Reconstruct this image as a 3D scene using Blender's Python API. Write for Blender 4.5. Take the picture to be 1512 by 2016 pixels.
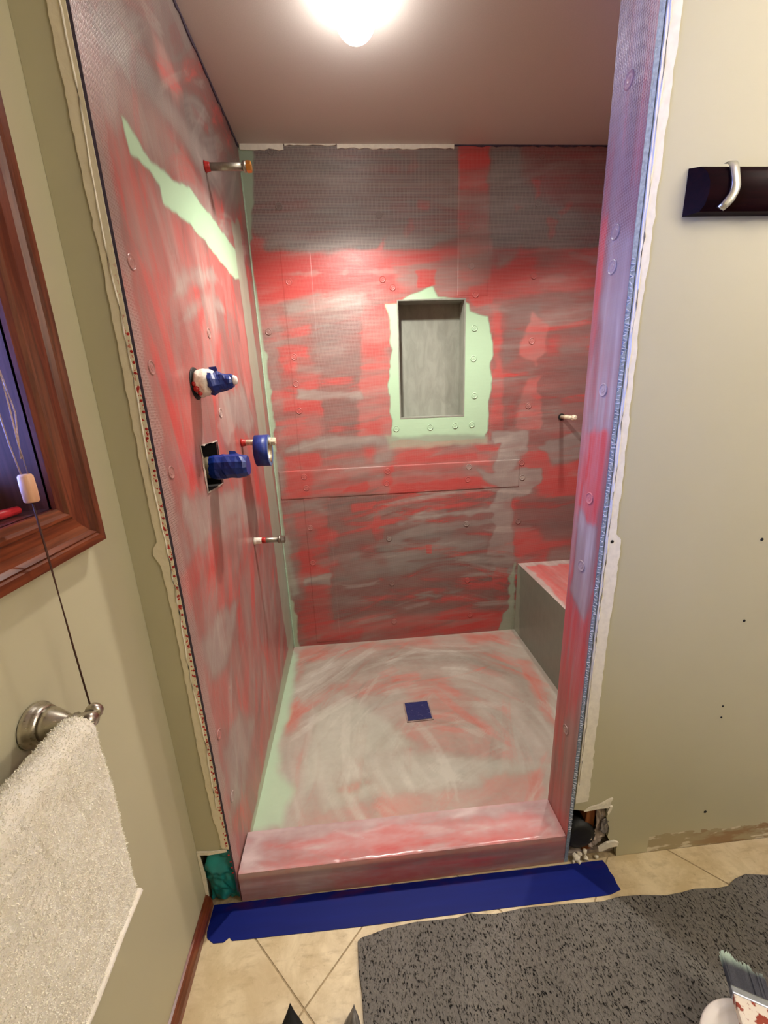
import bpy, bmesh, math, random
import numpy as np
from mathutils import Matrix, Vector

random.seed(7)
for o in list(bpy.data.objects):
    bpy.data.objects.remove(o)
S = bpy.context.scene
COL = S.collection

# ------------------------------------------------------------------ camera
F_PX = 795.39
CAM = np.array([0.3966, -0.8521, 1.3751])
def _axes(yaw, pitch, roll):
    y, p, r = np.radians([yaw, pitch, roll])
    f = np.array([np.sin(y)*np.cos(p), np.cos(y)*np.cos(p), np.sin(p)])
    rt = np.array([np.cos(y), -np.sin(y), 0]); up = np.cross(rt, f)
    return f, rt*np.cos(r)+up*np.sin(r), -rt*np.sin(r)+up*np.cos(r)
CF, CR, CU = _axes(4.036, -15.633, -2.3008)
cd = bpy.data.cameras.new('camera'); cam = bpy.data.objects.new('camera', cd); COL.objects.link(cam)
cd.sensor_fit = 'VERTICAL'; cd.sensor_height = 24.0; cd.lens = F_PX/2016*24.0; cd.clip_start = 0.02
m = Matrix(((CR[0], CU[0], -CF[0], CAM[0]), (CR[1], CU[1], -CF[1], CAM[1]), (CR[2], CU[2], -CF[2], CAM[2]), (0, 0, 0, 1)))
cam.matrix_world = m
S.camera = cam

# ------------------------------------------------------------------ world, exposure
S.view_settings.view_transform = 'Standard'; S.view_settings.look = 'None'
S.view_settings.exposure = 0.0; S.view_settings.gamma = 1.0; S.view_settings.use_curve_mapping = False
W = bpy.data.worlds.new('sky'); S.world = W; W.use_nodes = True
bg = W.node_tree.nodes['Background']
bg.inputs[0].default_value = (0.21, 0.32, 1.0, 1); bg.inputs[1].default_value = 26.0
# daylight enters only through the window in the left bathroom wall (portal = sampling aid, gives no light itself)
pl = bpy.data.lights.new('window_daylight', 'AREA'); pl.shape = 'RECTANGLE'; pl.size = 0.62; pl.size_y = 0.80
pl.cycles.is_portal = True
po = bpy.data.objects.new('window_daylight', pl); COL.objects.link(po)
po.location = (-0.262, -0.49, 1.63); po.rotation_euler = (0, -math.pi/2, 0)   # faces +x

S.cycles.max_bounces = 5; S.cycles.diffuse_bounces = 3; S.cycles.glossy_bounces = 2; S.cycles.transmission_bounces = 2; S.cycles.transparent_max_bounces = 4
S.cycles.use_light_tree = False; S.cycles.caustics_reflective = False; S.cycles.caustics_refractive = False; S.cycles.adaptive_threshold = 0.05
# lamp levels
SHOWER_SPOT = 96.0; SHOWER_BULB = 38.0; CORNER_SPOT = 42.0
ROOM_GLOBE = 52.0; FILL_GLOBE = 130.0
SHOWER_COL = (1.0, 0.93, 0.84)

# ------------------------------------------------------------------ room measures (metres)
B = 1.184      # shower back wall
CEIL = 2.40
SF = 0.035     # shower floor
BX, BH = 1.279, 0.46   # bench
CT, CH = 0.119, 0.102  # curb
JX = 0.9615    # right jamb face
XL = -0.092    # bathroom left wall
RX = 1.72      # shower right wall
ROOM_R, ROOM_Y = 2.5, -2.3

def on(px, py, ax, v):
    """point of the place on the plane axis=v that the photograph shows at a pixel"""
    d = CF + CR*(px-756)/F_PX - CU*(py-1008)/F_PX
    t = (v-CAM[ax])/d[ax]
    return CAM + d*t

# ------------------------------------------------------------------ object helpers
def obj(name, bm, mat, parent=None, smooth=False, loc=None):
    me = bpy.data.meshes.new(name)
    bmesh.ops.recalc_face_normals(bm, faces=bm.faces)
    bm.to_mesh(me); bm.free()
    return obj_me(name, me, mat, parent, smooth, loc)
def obj_me(name, me, mat, parent=None, smooth=False, loc=None):
    if mat and not me.materials: me.materials.append(mat)
    if smooth:
        me.polygons.foreach_set('use_smooth', [True]*len(me.polygons))
    o = bpy.data.objects.new(name, me); COL.objects.link(o)
    if parent: o.parent = parent
    if loc is not None: o.location = loc
    return o
def pyd(name, v, f, mat, parent=None, smooth=False, loc=None):
    me = bpy.data.meshes.new(name); me.from_pydata([tuple(map(float, q)) for q in v], [], f); me.update()
    return obj_me(name, me, mat, parent, smooth, loc)
def tag(o, label, cat=None, group=None, kind=None):
    o['label'] = label
    if cat: o['category'] = cat
    if group: o['group'] = group
    if kind: o['kind'] = kind
    return o
def struct(o, label=None):
    o['kind'] = 'structure'
    if label: o['label'] = label
    return o
def thing(name, label, cat, loc=(0, 0, 0), group=None):
    o = bpy.data.objects.new(name, None); COL.objects.link(o); o.location = loc; o.empty_display_size = 0.05
    return tag(o, label, cat, group)
def box(bm, x0, x1, y0, y1, z0, z1, bev=0.0):
    vs = [bm.verts.new((x, y, z)) for x in (x0, x1) for y in (y0, y1) for z in (z0, z1)]
    fs = [(0,1,3,2), (4,6,7,5), (0,4,5,1), (2,3,7,6), (0,2,6,4), (1,5,7,3)]
    faces = [bm.faces.new([vs[i] for i in f]) for f in fs]
    if bev > 0:
        es = list({e for f in faces for e in f.edges})
        bmesh.ops.bevel(bm, geom=es, offset=bev, segments=2, affect='EDGES', profile=0.6)
    return bm
def BOX(name, b, mat, parent=None, bev=0.0, smooth=False):
    return obj(name, box(bmesh.new(), *b, bev=bev), mat, parent, smooth)
def prism(bm, pts, ax, a, b):
    """extrude a 2-D outline along axis ax from a to b; outline axes are the two others in order"""
    def P(p, t):
        q = [0, 0, 0]; k = [i for i in range(3) if i != ax]
        q[k[0]], q[k[1]] = p; q[ax] = t; return q
    v0 = [bm.verts.new(P(p, a)) for p in pts]; v1 = [bm.verts.new(P(p, b)) for p in pts]
    bm.faces.new(v0); bm.faces.new(v1[::-1])
    n = len(pts)
    for i in range(n): bm.faces.new((v0[i], v0[(i+1) % n], v1[(i+1) % n], v1[i]))
    return bm
def lathe(bm, prof, axis='z', seg=24, c=(0, 0, 0)):
    """prof: list of (r, t) along the axis"""
    rings = []
    for r, t in prof:
        ring = []
        for k in range(seg):
            a = 2*math.pi*k/seg; u, v = r*math.cos(a), r*math.sin(a)
            p = {'z': (u, v, t), 'x': (t, u, v), 'y': (u, t, v)}[axis]
            ring.append(bm.verts.new((p[0]+c[0], p[1]+c[1], p[2]+c[2])))
        rings.append(ring)
    for a, b in zip(rings, rings[1:]):
        for k in range(seg): bm.faces.new((a[k], a[(k+1) % seg], b[(k+1) % seg], b[k]))
    bm.faces.new(rings[0][::-1]); bm.faces.new(rings[-1])
    return bm
def tube(bm, pts, r, seg=8):
    pts = [Vector(p) for p in pts]; rs = r if isinstance(r, (list, tuple)) else [r]*len(pts)
    up = Vector((0, 0, 1)); rings = []
    for i, p in enumerate(pts):
        t = (pts[min(i+1, len(pts)-1)]-pts[max(i-1, 0)]).normalized()
        a = t.cross(up)
        if a.length < 1e-3: a = t.cross(Vector((1, 0, 0)))
        a.normalize(); b = t.cross(a)
        rings.append([bm.verts.new(p+(a*math.cos(2*math.pi*k/seg)+b*math.sin(2*math.pi*k/seg))*rs[i]) for k in range(seg)])
    for a, b in zip(rings, rings[1:]):
        for k in range(seg): bm.faces.new((a[k], a[(k+1) % seg], b[(k+1) % seg], b[k]))
    bm.faces.new(rings[0][::-1]); bm.faces.new(rings[-1])
    return bm

# ------------------------------------------------------------------ numpy noise
def _h(i, j, s):
    n = (i.astype(np.int64)*374761393 + j.astype(np.int64)*668265263 + s*982451653) & 0x7fffffff
    n = ((n ^ (n >> 13))*1274126177) & 0x7fffffff
    n = (n ^ (n >> 16)) & 0xffff
    return n/65535.0
def vn(u, v, s=0):
    u = np.asarray(u, float); v = np.asarray(v, float)
    i = np.floor(u); j = np.floor(v); a = u-i; b = v-j
    a = a*a*(3-2*a); b = b*b*(3-2*b)
    return (_h(i, j, s)*(1-a)+_h(i+1, j, s)*a)*(1-b)+(_h(i, j+1, s)*(1-a)+_h(i+1, j+1, s)*a)*b
def fbm(u, v, s=0, o=3):
    t = 0; A = 0.5; n = 0
    for k in range(o):
        t = t+A*vn(u*2**k, v*2**k, s+k*17); n += A; A *= 0.55
    return t/n

# ------------------------------------------------------------------ node helper
class NT:
    def __init__(s, name, rough=0.5, spec=0.5, metal=0.0):
        s.m = bpy.data.materials.new(name); s.m.use_nodes = True; s.t = s.m.node_tree
        s.b = s.t.nodes['Principled BSDF']
        s.b.inputs['Roughness'].default_value = rough; s.b.inputs['Metallic'].default_value = metal
        s.b.inputs['Specular IOR Level'].default_value = spec
    def n(s, typ, **kw):
        nd = s.t.nodes.new(typ)
        for k, v in kw.items(): setattr(nd, k, v)
        return nd
    def link(s, a, b): s.t.links.new(a, b)
    def put(s, sock, v):
        if isinstance(v, bpy.types.NodeSocket): s.link(v, sock)
        elif v is not None: sock.default_value = v
    def math(s, op, a, b=None, c=None, clamp=False):
        nd = s.n('ShaderNodeMath', operation=op, use_clamp=clamp)
        s.put(nd.inputs[0], a)
        if b is not None: s.put(nd.inputs[1], b)
        if c is not None: s.put(nd.inputs[2], c)
        return nd.outputs[0]
    def mix(s, f, a, b, typ='MIX'):
        nd = s.n('ShaderNodeMix', data_type='RGBA', blend_type=typ)
        s.put(nd.inputs[0], f)
        s.put(nd.inputs[6], a if isinstance(a, bpy.types.NodeSocket) else (*a, 1) if len(a) == 3 else a)
        s.put(nd.inputs[7], b if isinstance(b, bpy.types.NodeSocket) else (*b, 1) if len(b) == 3 else b)
        return nd.outputs[2]
    def pos(s, scale=(1, 1, 1), rot=(0, 0, 0), obj=False):
        if obj: p = s.n('ShaderNodeTexCoord').outputs['Object']
        else: p = s.n('ShaderNodeNewGeometry').outputs['Position']
        mp = s.n('ShaderNodeMapping'); s.link(p, mp.inputs[0])
        mp.inputs['Scale'].default_value = scale; mp.inputs['Rotation'].default_value = rot
        return mp.outputs[0]
    def noise(s, vec, scale=5, detail=3, rough=0.5, dist=0):
        nd = s.n('ShaderNodeTexNoise'); s.link(vec, nd.inputs['Vector'])
        nd.inputs['Scale'].default_value = scale; nd.inputs['Detail'].default_value = detail
        nd.inputs['Roughness'].default_value = rough; nd.inputs['Distortion'].default_value = dist
        return nd.outputs[0]
    def vor(s, vec, scale=5, feature='F1'):
        nd = s.n('ShaderNodeTexVoronoi', feature=feature); s.link(vec, nd.inputs['Vector'])
        nd.inputs['Scale'].default_value = scale
        return nd.outputs[0]
    def ramp(s, f, a, b):
        """0 below a, 1 above b, smooth"""
        nd = s.n('ShaderNodeMapRange', interpolation_type='SMOOTHSTEP')
        s.put(nd.inputs[0], f); nd.inputs[1].default_value = a; nd.inputs[2].default_value = b
        return nd.outputs[0]
    def bump(s, h, strength=0.3, dist=0.002, prev=None):
        nd = s.n('ShaderNodeBump'); nd.inputs['Strength'].default_value = strength; nd.inputs['Distance'].default_value = dist
        s.link(h, nd.inputs['Height'])
        if prev is not None: s.link(prev, nd.inputs['Normal'])
        return nd.outputs[0]
    def out(s, col=None, rough=None, normal=None):
        if col is not None:
            if isinstance(col, bpy.types.NodeSocket): s.link(col, s.b.inputs['Base Color'])
            else: s.b.inputs['Base Color'].default_value = (*col, 1)
        if rough is not None: s.put(s.b.inputs['Roughness'], rough)
        if normal is not None: s.link(normal, s.b.inputs['Normal'])
        return s.m

def srgb(r, g, b):
    f = lambda c: c/12.92 if c <= 0.04045 else ((c+0.055)/1.055)**2.4
    return (f(r/255), f(g/255), f(b/255))
def plain(name, col, rough=0.5, nscale=40, amp=0.25, bstr=0.15, bdist=0.001, metal=0.0, spec=0.5, obj=False):
    t = NT(name, rough, spec, metal)
    p = t.pos(obj=obj); n = t.noise(p, nscale, 2)
    c = t.mix(t.ramp(n, 0.3, 0.7), tuple(x*(1-amp) for x in col), tuple(min(1, x*(1+amp*0.5)) for x in col))
    return t.out(c, None, t.bump(n, bstr, bdist))

# ------------------------------------------------------------------ membrane paint
GREY = srgb(100, 97, 94); BROWN = srgb(130, 78, 74); RED = srgb(192, 68, 65); HAZE = srgb(178, 166, 158); MINT = srgb(180, 212, 178)
def paint_mat(name, ax=(0, 2), wpitch=0.0056, obj_color=False, fine=(30, 30, 220), rough=0.36, haze=None):
    t = NT(name, rough, 0.5)
    if obj_color:
        oi = t.n('ShaderNodeObjectInfo'); csock = oi.outputs['Color']; asock = oi.outputs['Alpha']
    else:
        at = t.n('ShaderNodeAttribute', attribute_name='paint'); csock = at.outputs['Color']; asock = at.outputs['Alpha']
    sep = t.n('ShaderNodeSeparateColor'); t.link(csock, sep.inputs[0])
    r, h, mt = sep.outputs
    w = asock
    fn = t.noise(t.pos(fine), 1.0, 3, 0.6)
    fn2 = t.noise(t.pos((9, 9, 9)), 1.0, 3, 0.65)
    r2 = t.math('ADD', r, t.math('MULTIPLY', t.math('SUBTRACT', fn, 0.5), 0.30), clamp=True)
    h2 = t.math('ADD', h, t.math('MULTIPLY', t.math('SUBTRACT', fn2, 0.5), t.math('MULTIPLY', t.math('ADD', h, 0.1), 0.7)))
    h2 = t.math('ADD', h2, t.math('MULTIPLY', t.math('SUBTRACT', fn, 0.52), -0.22), clamp=True)
    # weave of the glass-fibre facing
    ps = t.n('ShaderNodeSeparateXYZ'); t.link(t.pos(), ps.inputs[0])
    k = 2*math.pi/wpitch
    s1 = t.math('SINE', t.math('MULTIPLY', ps.outputs[ax[0]], k)); s2 = t.math('SINE', t.math('MULTIPLY', ps.outputs[ax[1]], k))
    wv = t.math('MAXIMUM', s1, s2)
    c = t.mix(t.ramp(r2, 0.0, 0.55), GREY, BROWN)
    c = t.mix(t.ramp(r2, 0.42, 1.0), c, RED)
    mid = t.mix(t.math('MULTIPLY', t.ramp(wv, 0.55, 0.95), t.math('MULTIPLY', w, 0.40)), c, srgb(204, 190, 182))
    c = t.mix(h2, mid, haze or HAZE)
    c = t.mix(mt, c, MINT)
    hb = t.math('MULTIPLY', t.math('MULTIPLY', wv, w), 0.00036)
    hb = t.math('ADD', hb, t.math('MULTIPLY', fn, 0.0005)); hb = t.math('ADD', hb, t.math('MULTIPLY', fn2, 0.0014))
    nb = t.bump(hb, 0.8, 1.0)
    rg = t.math('SUBTRACT', t.math('ADD', rough-0.06, t.math('MULTIPLY', fn2, 0.16)), t.math('MULTIPLY', w, 0.06))
    return t.out(c, rg, nb)

class Paint:
    """layers of brushed membrane on one real surface, in that surface's own metres (u, v)"""
    def __init__(s, base, ax, val, field, seed=1, amp=1.0):
        s.amp = amp
        s.db = []; s.base = base; s.ax = ax; s.val = val; s.field = field; s.st = []; s.seed = seed
        s.k = [i for i in range(3) if i != ax]
    def px(s, pts): return np.array([on(x, y, s.ax, s.val)[s.k] for x, y in pts])
    def add(s, pts, soft=0.016, wob=0.014, a=0.88, uv=False, **ch):
        P = np.array(pts, float) if uv else s.px(pts)
        if 'm' not in ch: soft *= 1.6; wob *= 1.5
        s.st.append((P, soft, wob, a, ch))
    def dabs(s, n, box, ang, jit, L, W, seed, dr=0.35, dh=0.35, curv=1.2):
        """single brush pulls: (u, v, angle, length, width, curvature, red shift, haze shift, seed)"""
        g = random.Random(seed)
        for _ in range(n):
            u = g.uniform(box[0], box[1]); v = g.uniform(box[2], box[3])
            a = (ang(u, v) if callable(ang) else ang)+g.gauss(0, jit)
            k = g.random()
            r_, h_ = (dr*g.uniform(0.5, 1.2), -dh*0.5) if k < 0.40 else (-dr*0.15, dh*g.uniform(0.4, 1.3)) if k < 0.84 else (-dr*g.uniform(0.3, 0.8), -dh*0.2)
            s.db.append((u, v, a, L*g.uniform(0.45, 1.5), W*g.uniform(0.4, 1.4), curv*g.gauss(0, 1), r_, h_, g.randrange(9999)))
    def ev(s, U, V):
        U = np.asarray(U, float).ravel(); V = np.asarray(V, float).ravel()
        al, ac = s.field(U, V)
        n1 = fbm(al*2.6, ac*42.0, s.seed, 3)-0.5
        n2 = fbm(al*2.2+7, ac*24.0+3, s.seed+5, 3)-0.5
        n3 = fbm(U*4.5, V*4.5, s.seed+9, 3)-0.5
        C = np.zeros((len(U), 4)); C[:] = s.base
        w1 = fbm(al*9, ac*26, s.seed+21, 2)-0.5; w2 = fbm(U*22, V*22, s.seed+31, 2)-0.5
        idx = {'r': 0, 'h': 1, 'm': 2, 'w': 3}
        for q, (P, soft, wob, a, ch) in enumerate(s.st):
            mg = soft+wob*1.5+0.01
            sel = np.where((U > P[:, 0].min()-mg) & (U < P[:, 0].max()+mg) & (V > P[:, 1].min()-mg) & (V < P[:, 1].max()+mg))[0]
            if not len(sel): continue
            x = U[sel]; y = V[sel]
            d2 = np.full(len(sel), 1e9); ins = np.zeros(len(sel), bool)
            n = len(P)
            for i in range(n):
                ax_, ay = P[i]; bx, by = P[(i+1) % n]
                ex, ey = bx-ax_, by-ay; L = ex*ex+ey*ey+1e-12
                tt = np.clip(((x-ax_)*ex+(y-ay)*ey)/L, 0, 1)
                d2 = np.minimum(d2, (x-ax_-tt*ex)**2+(y-ay-tt*ey)**2)
                cr = ((ay > y) != (by > y)) & (x < (bx-ax_)*(y-ay)/(by-ay+1e-12)+ax_)
                ins ^= cr
            d = np.sqrt(d2)*np.where(ins, 1, -1)+wob*(w1[sel]*1.6+w2[sel])
            mk = np.clip((d+soft)/(2*soft), 0, 1); mk = mk*mk*(3-2*mk)*a
            for k, v in ch.items():
                j = idx[k]; C[sel, j] = C[sel, j]*(1-mk)+v*mk
        for (u, v, a, L, Wd, cv, r_, h_, sd) in s.db:
            rad = L/2+Wd
            sel = np.where((np.abs(U-u) < rad) & (np.abs(V-v) < rad))[0]
            if not len(sel): continue
            dx = U[sel]-u; dy = V[sel]-v; x = dx*math.cos(a)+dy*math.sin(a); y = -dx*math.sin(a)+dy*math.cos(a)-cv*(dx*dx+dy*dy)*0.5
            e = np.clip((L/2-np.abs(x)-0.25*L*(vn(y*260, y*0, sd)-0.5))/(0.10*L+0.004), 0, 1)*np.clip((Wd/2-np.abs(y))/0.006, 0, 1)
            e = e*(0.45+0.9*vn(y*330, x*5, sd+3))*(1-C[sel, 2])
            C[sel, 0] += r_*e; C[sel, 1] += h_*e
        C = np.clip(C, 0, 1)
        clean = 1-C[:, 2]
        C[:, 0] += (n2*0.46*s.amp+n3*0.34)*clean*(0.2+C[:, 0])*1.3
        C[:, 1] += (np.clip(n1, -0.1, 1)*0.50*s.amp+n2*0.30*s.amp-n3*0.25)*clean*(0.35+C[:, 1])
        return np.clip(C, 0, 1)

def lines(a, b, step, must=()):
    n = max(1, round((b-a)/step)); L = list(np.linspace(a, b, n+1))
    for q in must:
        i = min(range(len(L)), key=lambda k: abs(L[k]-q)); L[i] = q
    return np.array(sorted(set(L)))
def sheet(name, P, us, vs, mat, parent=None, off=0.0, holes=(), flip=False, hfun=None):
    """dense sheet on the paint's plane, openings left out; colours from the paint layers"""
    U, V = np.meshgrid(us, vs, indexing='ij'); nu, nv = U.shape
    X = np.zeros((nu*nv, 3)); X[:, P.k[0]] = U.ravel(); X[:, P.k[1]] = V.ravel(); X[:, P.ax] = P.val+off
    if hfun is not None: X[:, P.ax] += hfun(U.ravel(), V.ravel())
    C = P.ev(U, V)
    I = np.arange(nu*nv).reshape(nu, nv)
    q = np.stack([I[:-1, :-1], I[1:, :-1], I[1:, 1:], I[:-1, 1:]], -1)
    keep = np.ones(q.shape[:2], bool)
    uc = (us[:-1]+us[1:])/2; vc = (vs[:-1]+vs[1:])/2
    for (a, b, c, d) in holes:
        keep[np.ix_((uc > a) & (uc < b), (vc > c) & (vc < d))] = False
    q = q[keep]
    if flip: q = q[:, ::-1]
    me = bpy.data.meshes.new(name)
    me.vertices.add(len(X)); me.vertices.foreach_set('co', X.ravel())
    me.loops.add(q.size); me.loops.foreach_set('vertex_index', q.ravel().astype(np.int32))
    me.polygons.add(len(q)); me.polygons.foreach_set('loop_start', np.arange(0, q.size, 4, dtype=np.int32))
    me.update(calc_edges=True); me.validate()
    at = me.color_attributes.new('paint', 'FLOAT_COLOR', 'POINT'); at.data.foreach_set('color', C.ravel().astype(np.float32))
    return obj_me(name, me, mat, parent, smooth=True)
def col_attr(o, P, uvf=None):
    """paint colours on an ordinary mesh lying on (or near) the paint's plane"""
    me = o.data; n = len(me.vertices); X = np.zeros(n*3); me.vertices.foreach_get('co', X); X = X.reshape(-1, 3)
    u, v = uvf(X) if uvf else (X[:, P.k[0]], X[:, P.k[1]])
    C = P.ev(u, v)
    at = me.color_attributes.new('paint', 'FLOAT_COLOR', 'POINT'); at.data.foreach_set('color', C.ravel().astype(np.float32))

# ------------------------------------------------------------------ materials
M = {}
def wall_paint():
    t = NT('beige_wall_paint', 0.55, 0.35); p = t.pos()
    n = t.noise(p, 3, 3); c = t.mix(n, srgb(186, 180, 150), srgb(194, 188, 159))
    return t.out(c, None, t.bump(t.noise(p, 420, 2), 0.12, 0.0006))
M['wall'] = wall_paint()
def right_wall_paint():
    t = NT('beige_wall_paint_scuffed', 0.55, 0.35); p = t.pos()
    n = t.noise(p, 3, 3); c = t.mix(n, srgb(186, 180, 150), srgb(194, 188, 159))
    s = t.n('ShaderNodeSeparateXYZ'); t.link(p, s.inputs[0]); z = s.outputs[2]; x = s.outputs[0]
    # bare strip where the skirting board was pulled off
    e = t.noise(t.pos((14, 14, 40)), 1, 4, 0.6)
    edge = t.math('SUBTRACT', 0.088, t.math('MULTIPLY', e, 0.05))
    low = t.math('LESS_THAN', z, edge); right = t.math('GREATER_THAN', x, 1.225)
    bare = t.math('MULTIPLY', low, right)
    pat = t.ramp(t.noise(t.pos((9, 9, 30)), 1, 4, 0.6), 0.42, 0.56)
    bc = t.mix(t.math('MULTIPLY', pat, t.ramp(x, 1.32, 1.46)), srgb(170, 156, 124), srgb(152, 122, 88))
    pat2 = t.ramp(t.noise(t.pos((12, 12, 34), (0, 0, 0.6)), 1.3, 3), 0.54, 0.60)
    bc = t.mix(pat2, bc, srgb(214, 205, 184))
    c = t.mix(bare, c, bc)
    sc = t.ramp(t.noise(t.pos((16, 16, 60)), 1, 4, 0.7), 0.70, 0.80)
    c = t.mix(t.math('MULTIPLY', sc, 0.35), c, srgb(120, 110, 90))
    nb = t.bump(bare, 0.4, 0.0015); nb = t.bump(t.noise(p, 420, 2), 0.12, 0.0006, nb)
    return t.out(c, None, nb)
M['wall_right'] = right_wall_paint()
M['ceiling'] = plain('ceiling_paint', srgb(206, 197, 188), 0.5, 300, 0.03, 0.25, 0.0008)
M['plaster'] = plain('joint_compound', srgb(240, 233, 216), 0.7, 60, 0.06, 0.5, 0.002)
def speck_plaster():
    t = NT('joint_compound_red_specks', 0.7, 0.3); p = t.pos()
    n = t.noise(p, 60, 4)
    c = t.mix(n, srgb(228, 216, 186), srgb(240, 230, 204))
    s = t.n('ShaderNodeSeparateXYZ'); t.link(p, s.inputs[0])
    near = t.math('GREATER_THAN', s.outputs[0], -0.0130)
    sp = t.ramp(t.noise(t.pos((240, 240, 170)), 1, 2), 0.58, 0.62)
    zf = t.ramp(s.outputs[2], 1.75, 1.35)
    c = t.mix(t.math('MULTIPLY', t.math('MULTIPLY', near, sp), zf), c, srgb(200, 52, 44))
    return t.out(c, None, t.bump(n, 0.5, 0.002))
M['plaster_red'] = speck_plaster()
M['panel_core'] = plain('panel_edge_core', srgb(70, 60, 76), 0.6, 120, 0.3, 0.4, 0.001)
M['panel_blue'] = plain('panel_edge_foam', srgb(138, 152, 172), 0.6, 160, 0.25, 0.8, 0.002)
M['dark'] = plain('dark_cavity', srgb(22, 18, 16), 0.9, 40, 0.4)
M['black'] = plain('black_plastic', srgb(10, 9, 9), 0.6, 40, 0.3)
def wood(name, c0, c1, rough=0.3, ax=2, sc=8):
    t = NT(name, rough, 0.5); s = [sc*14]*3; s[ax] = sc
    n = t.noise(t.pos(tuple(s)), 1, 5, 0.6, 0.6)
    c = t.mix(t.ramp(n, 0.3, 0.72), c0, c1)
    return t.out(c, None, t.bump(n, 0.08, 0.0006))
M['mahogany_v'] = wood('mahogany_vertical', srgb(80, 34, 20), srgb(120, 62, 40), 0.28, 2)
M['mahogany_h'] = wood('mahogany_horizontal', srgb(86, 36, 18), srgb(128, 64, 36), 0.28, 1)
M['mahogany_dark'] = wood('dark_window_reveal', srgb(74, 44, 42), srgb(98, 62, 58), 0.30, 2)
M['espresso'] = wood('espresso_wood', srgb(22, 6, 7), srgb(34, 11, 11), 0.38, 0)
M['espresso'].node_tree.nodes['Principled BSDF'].inputs['Specular IOR Level'].default_value = 0.05
M['stud'] = wood('stud_wood', srgb(122, 66, 26), srgb(170, 102, 50), 0.7, 2)
M['toggle'] = wood('pale_toggle_wood', srgb(214, 160, 128), srgb(232, 184, 152), 0.45, 2)
def metal(name, col, rough, sc=(60, 60, 60), amp=0.2):
    t = NT(name, rough, 0.5, 1.0); n = t.noise(t.pos(sc), 1, 4)
    c = t.mix(n, tuple(x*(1-amp) for x in col), col)
    return t.out(c, t.math('ADD', rough-0.05, t.math('MULTIPLY', n, 0.12)), t.bump(n, 0.06, 0.0005))
M['nickel'] = metal('brushed_nickel', srgb(205, 198, 184), 0.28, (30, 400, 400))
M['satin'] = metal('satin_hook_metal', srgb(226, 226, 222), 0.30)
M['galv'] = metal('galvanised_pipe', srgb(168, 162, 150), 0.42, (120, 120, 120), 0.45)
M['brass'] = metal('brass_cap', srgb(226, 158, 82), 0.35)
M['cream_pipe'] = plain('cream_pipe', srgb(226, 214, 186), 0.45, 90, 0.25)
M['redpaint'] = plain('red_membrane_drip', srgb(176, 34, 30), 0.4, 60, 0.2)
M['whiterag'] = plain('white_rag', srgb(232, 226, 212), 0.85, 160, 0.12, 0.5, 0.002)
M['bluetape'] = plain('blue_masking_tape', srgb(8, 40, 120), 0.42, 90, 0.18, 0.25, 0.001)
M['bluetape_side'] = plain('tape_roll_side', srgb(98, 120, 160), 0.6, 300, 0.15)
M['core'] = metal('tape_roll_core', srgb(214, 204, 176), 0.4)
def floor_tape():
    t = NT('floor_masking_tape', 0.55, 0.2); p = t.pos()
    n = t.noise(t.pos((4, 40, 1)), 1, 4)
    c = t.mix(n, srgb(0, 15, 92), srgb(2, 24, 116))
    s = t.n('ShaderNodeSeparateXYZ'); t.link(p, s.inputs[0])
    red = t.math('MULTIPLY', t.ramp(s.outputs[1], -0.034, -0.004), t.ramp(t.noise(t.pos((10, 30, 1)), 1, 4), 0.50, 0.66))
    c = t.mix(t.math('MULTIPLY', red, 0.6), c, srgb(70, 22, 48))
    fl = t.ramp(t.noise(t.pos((70, 160, 1)), 1, 3), 0.74, 0.78)
    c = t.mix(t.math('MULTIPLY', fl, 0.5), c, srgb(140, 140, 180))
    return t.out(c, None, t.bump(n, 0.15, 0.001))
M['floortape'] = floor_tape()
def draintape():
    t = NT('drain_tape', 0.5, 0.4)
    n = t.noise(t.pos((30, 160, 1)), 1, 4); c = t.mix(n, srgb(24, 28, 78), srgb(40, 46, 104))
    f = t.ramp(t.noise(t.pos((60, 260, 1)), 1, 3), 0.64, 0.70)
    c = t.mix(t.math('MULTIPLY', f, 0.6), c, srgb(150, 140, 160))
    return t.out(c, None, t.bump(n, 0.3, 0.001))
M['draintape'] = draintape()
def tile():
    t = NT('beige_travertine_tile', 0.42, 0.45)
    oi = t.n('ShaderNodeObjectInfo').outputs['Random']
    p = t.pos(); n = t.noise(p, 9, 6, 0.65, 0.4); n2 = t.noise(p, 60, 5, 0.7); n3 = t.noise(t.pos((20, 60, 1), (0, 0, 0.7)), 1, 5, 0.6)
    c = t.mix(t.ramp(n, 0.35, 0.68), srgb(196, 176, 136), srgb(226, 210, 174))
    c = t.mix(t.math('MULTIPLY', t.ramp(n3, 0.5, 0.75), 0.5), c, srgb(160, 136, 96))
    c = t.mix(t.math('MULTIPLY', t.ramp(n2, 0.58, 0.75), 0.45), c, srgb(142, 116, 78))
    c = t.mix(t.math('MULTIPLY', oi, 0.18), c, srgb(206, 184, 150))
    return t.out(c, None, t.bump(n2, 0.15, 0.0008))
M['tile'] = tile()
M['grout'] = plain('grout', srgb(168, 148, 114), 0.85, 90, 0.2)
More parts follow.
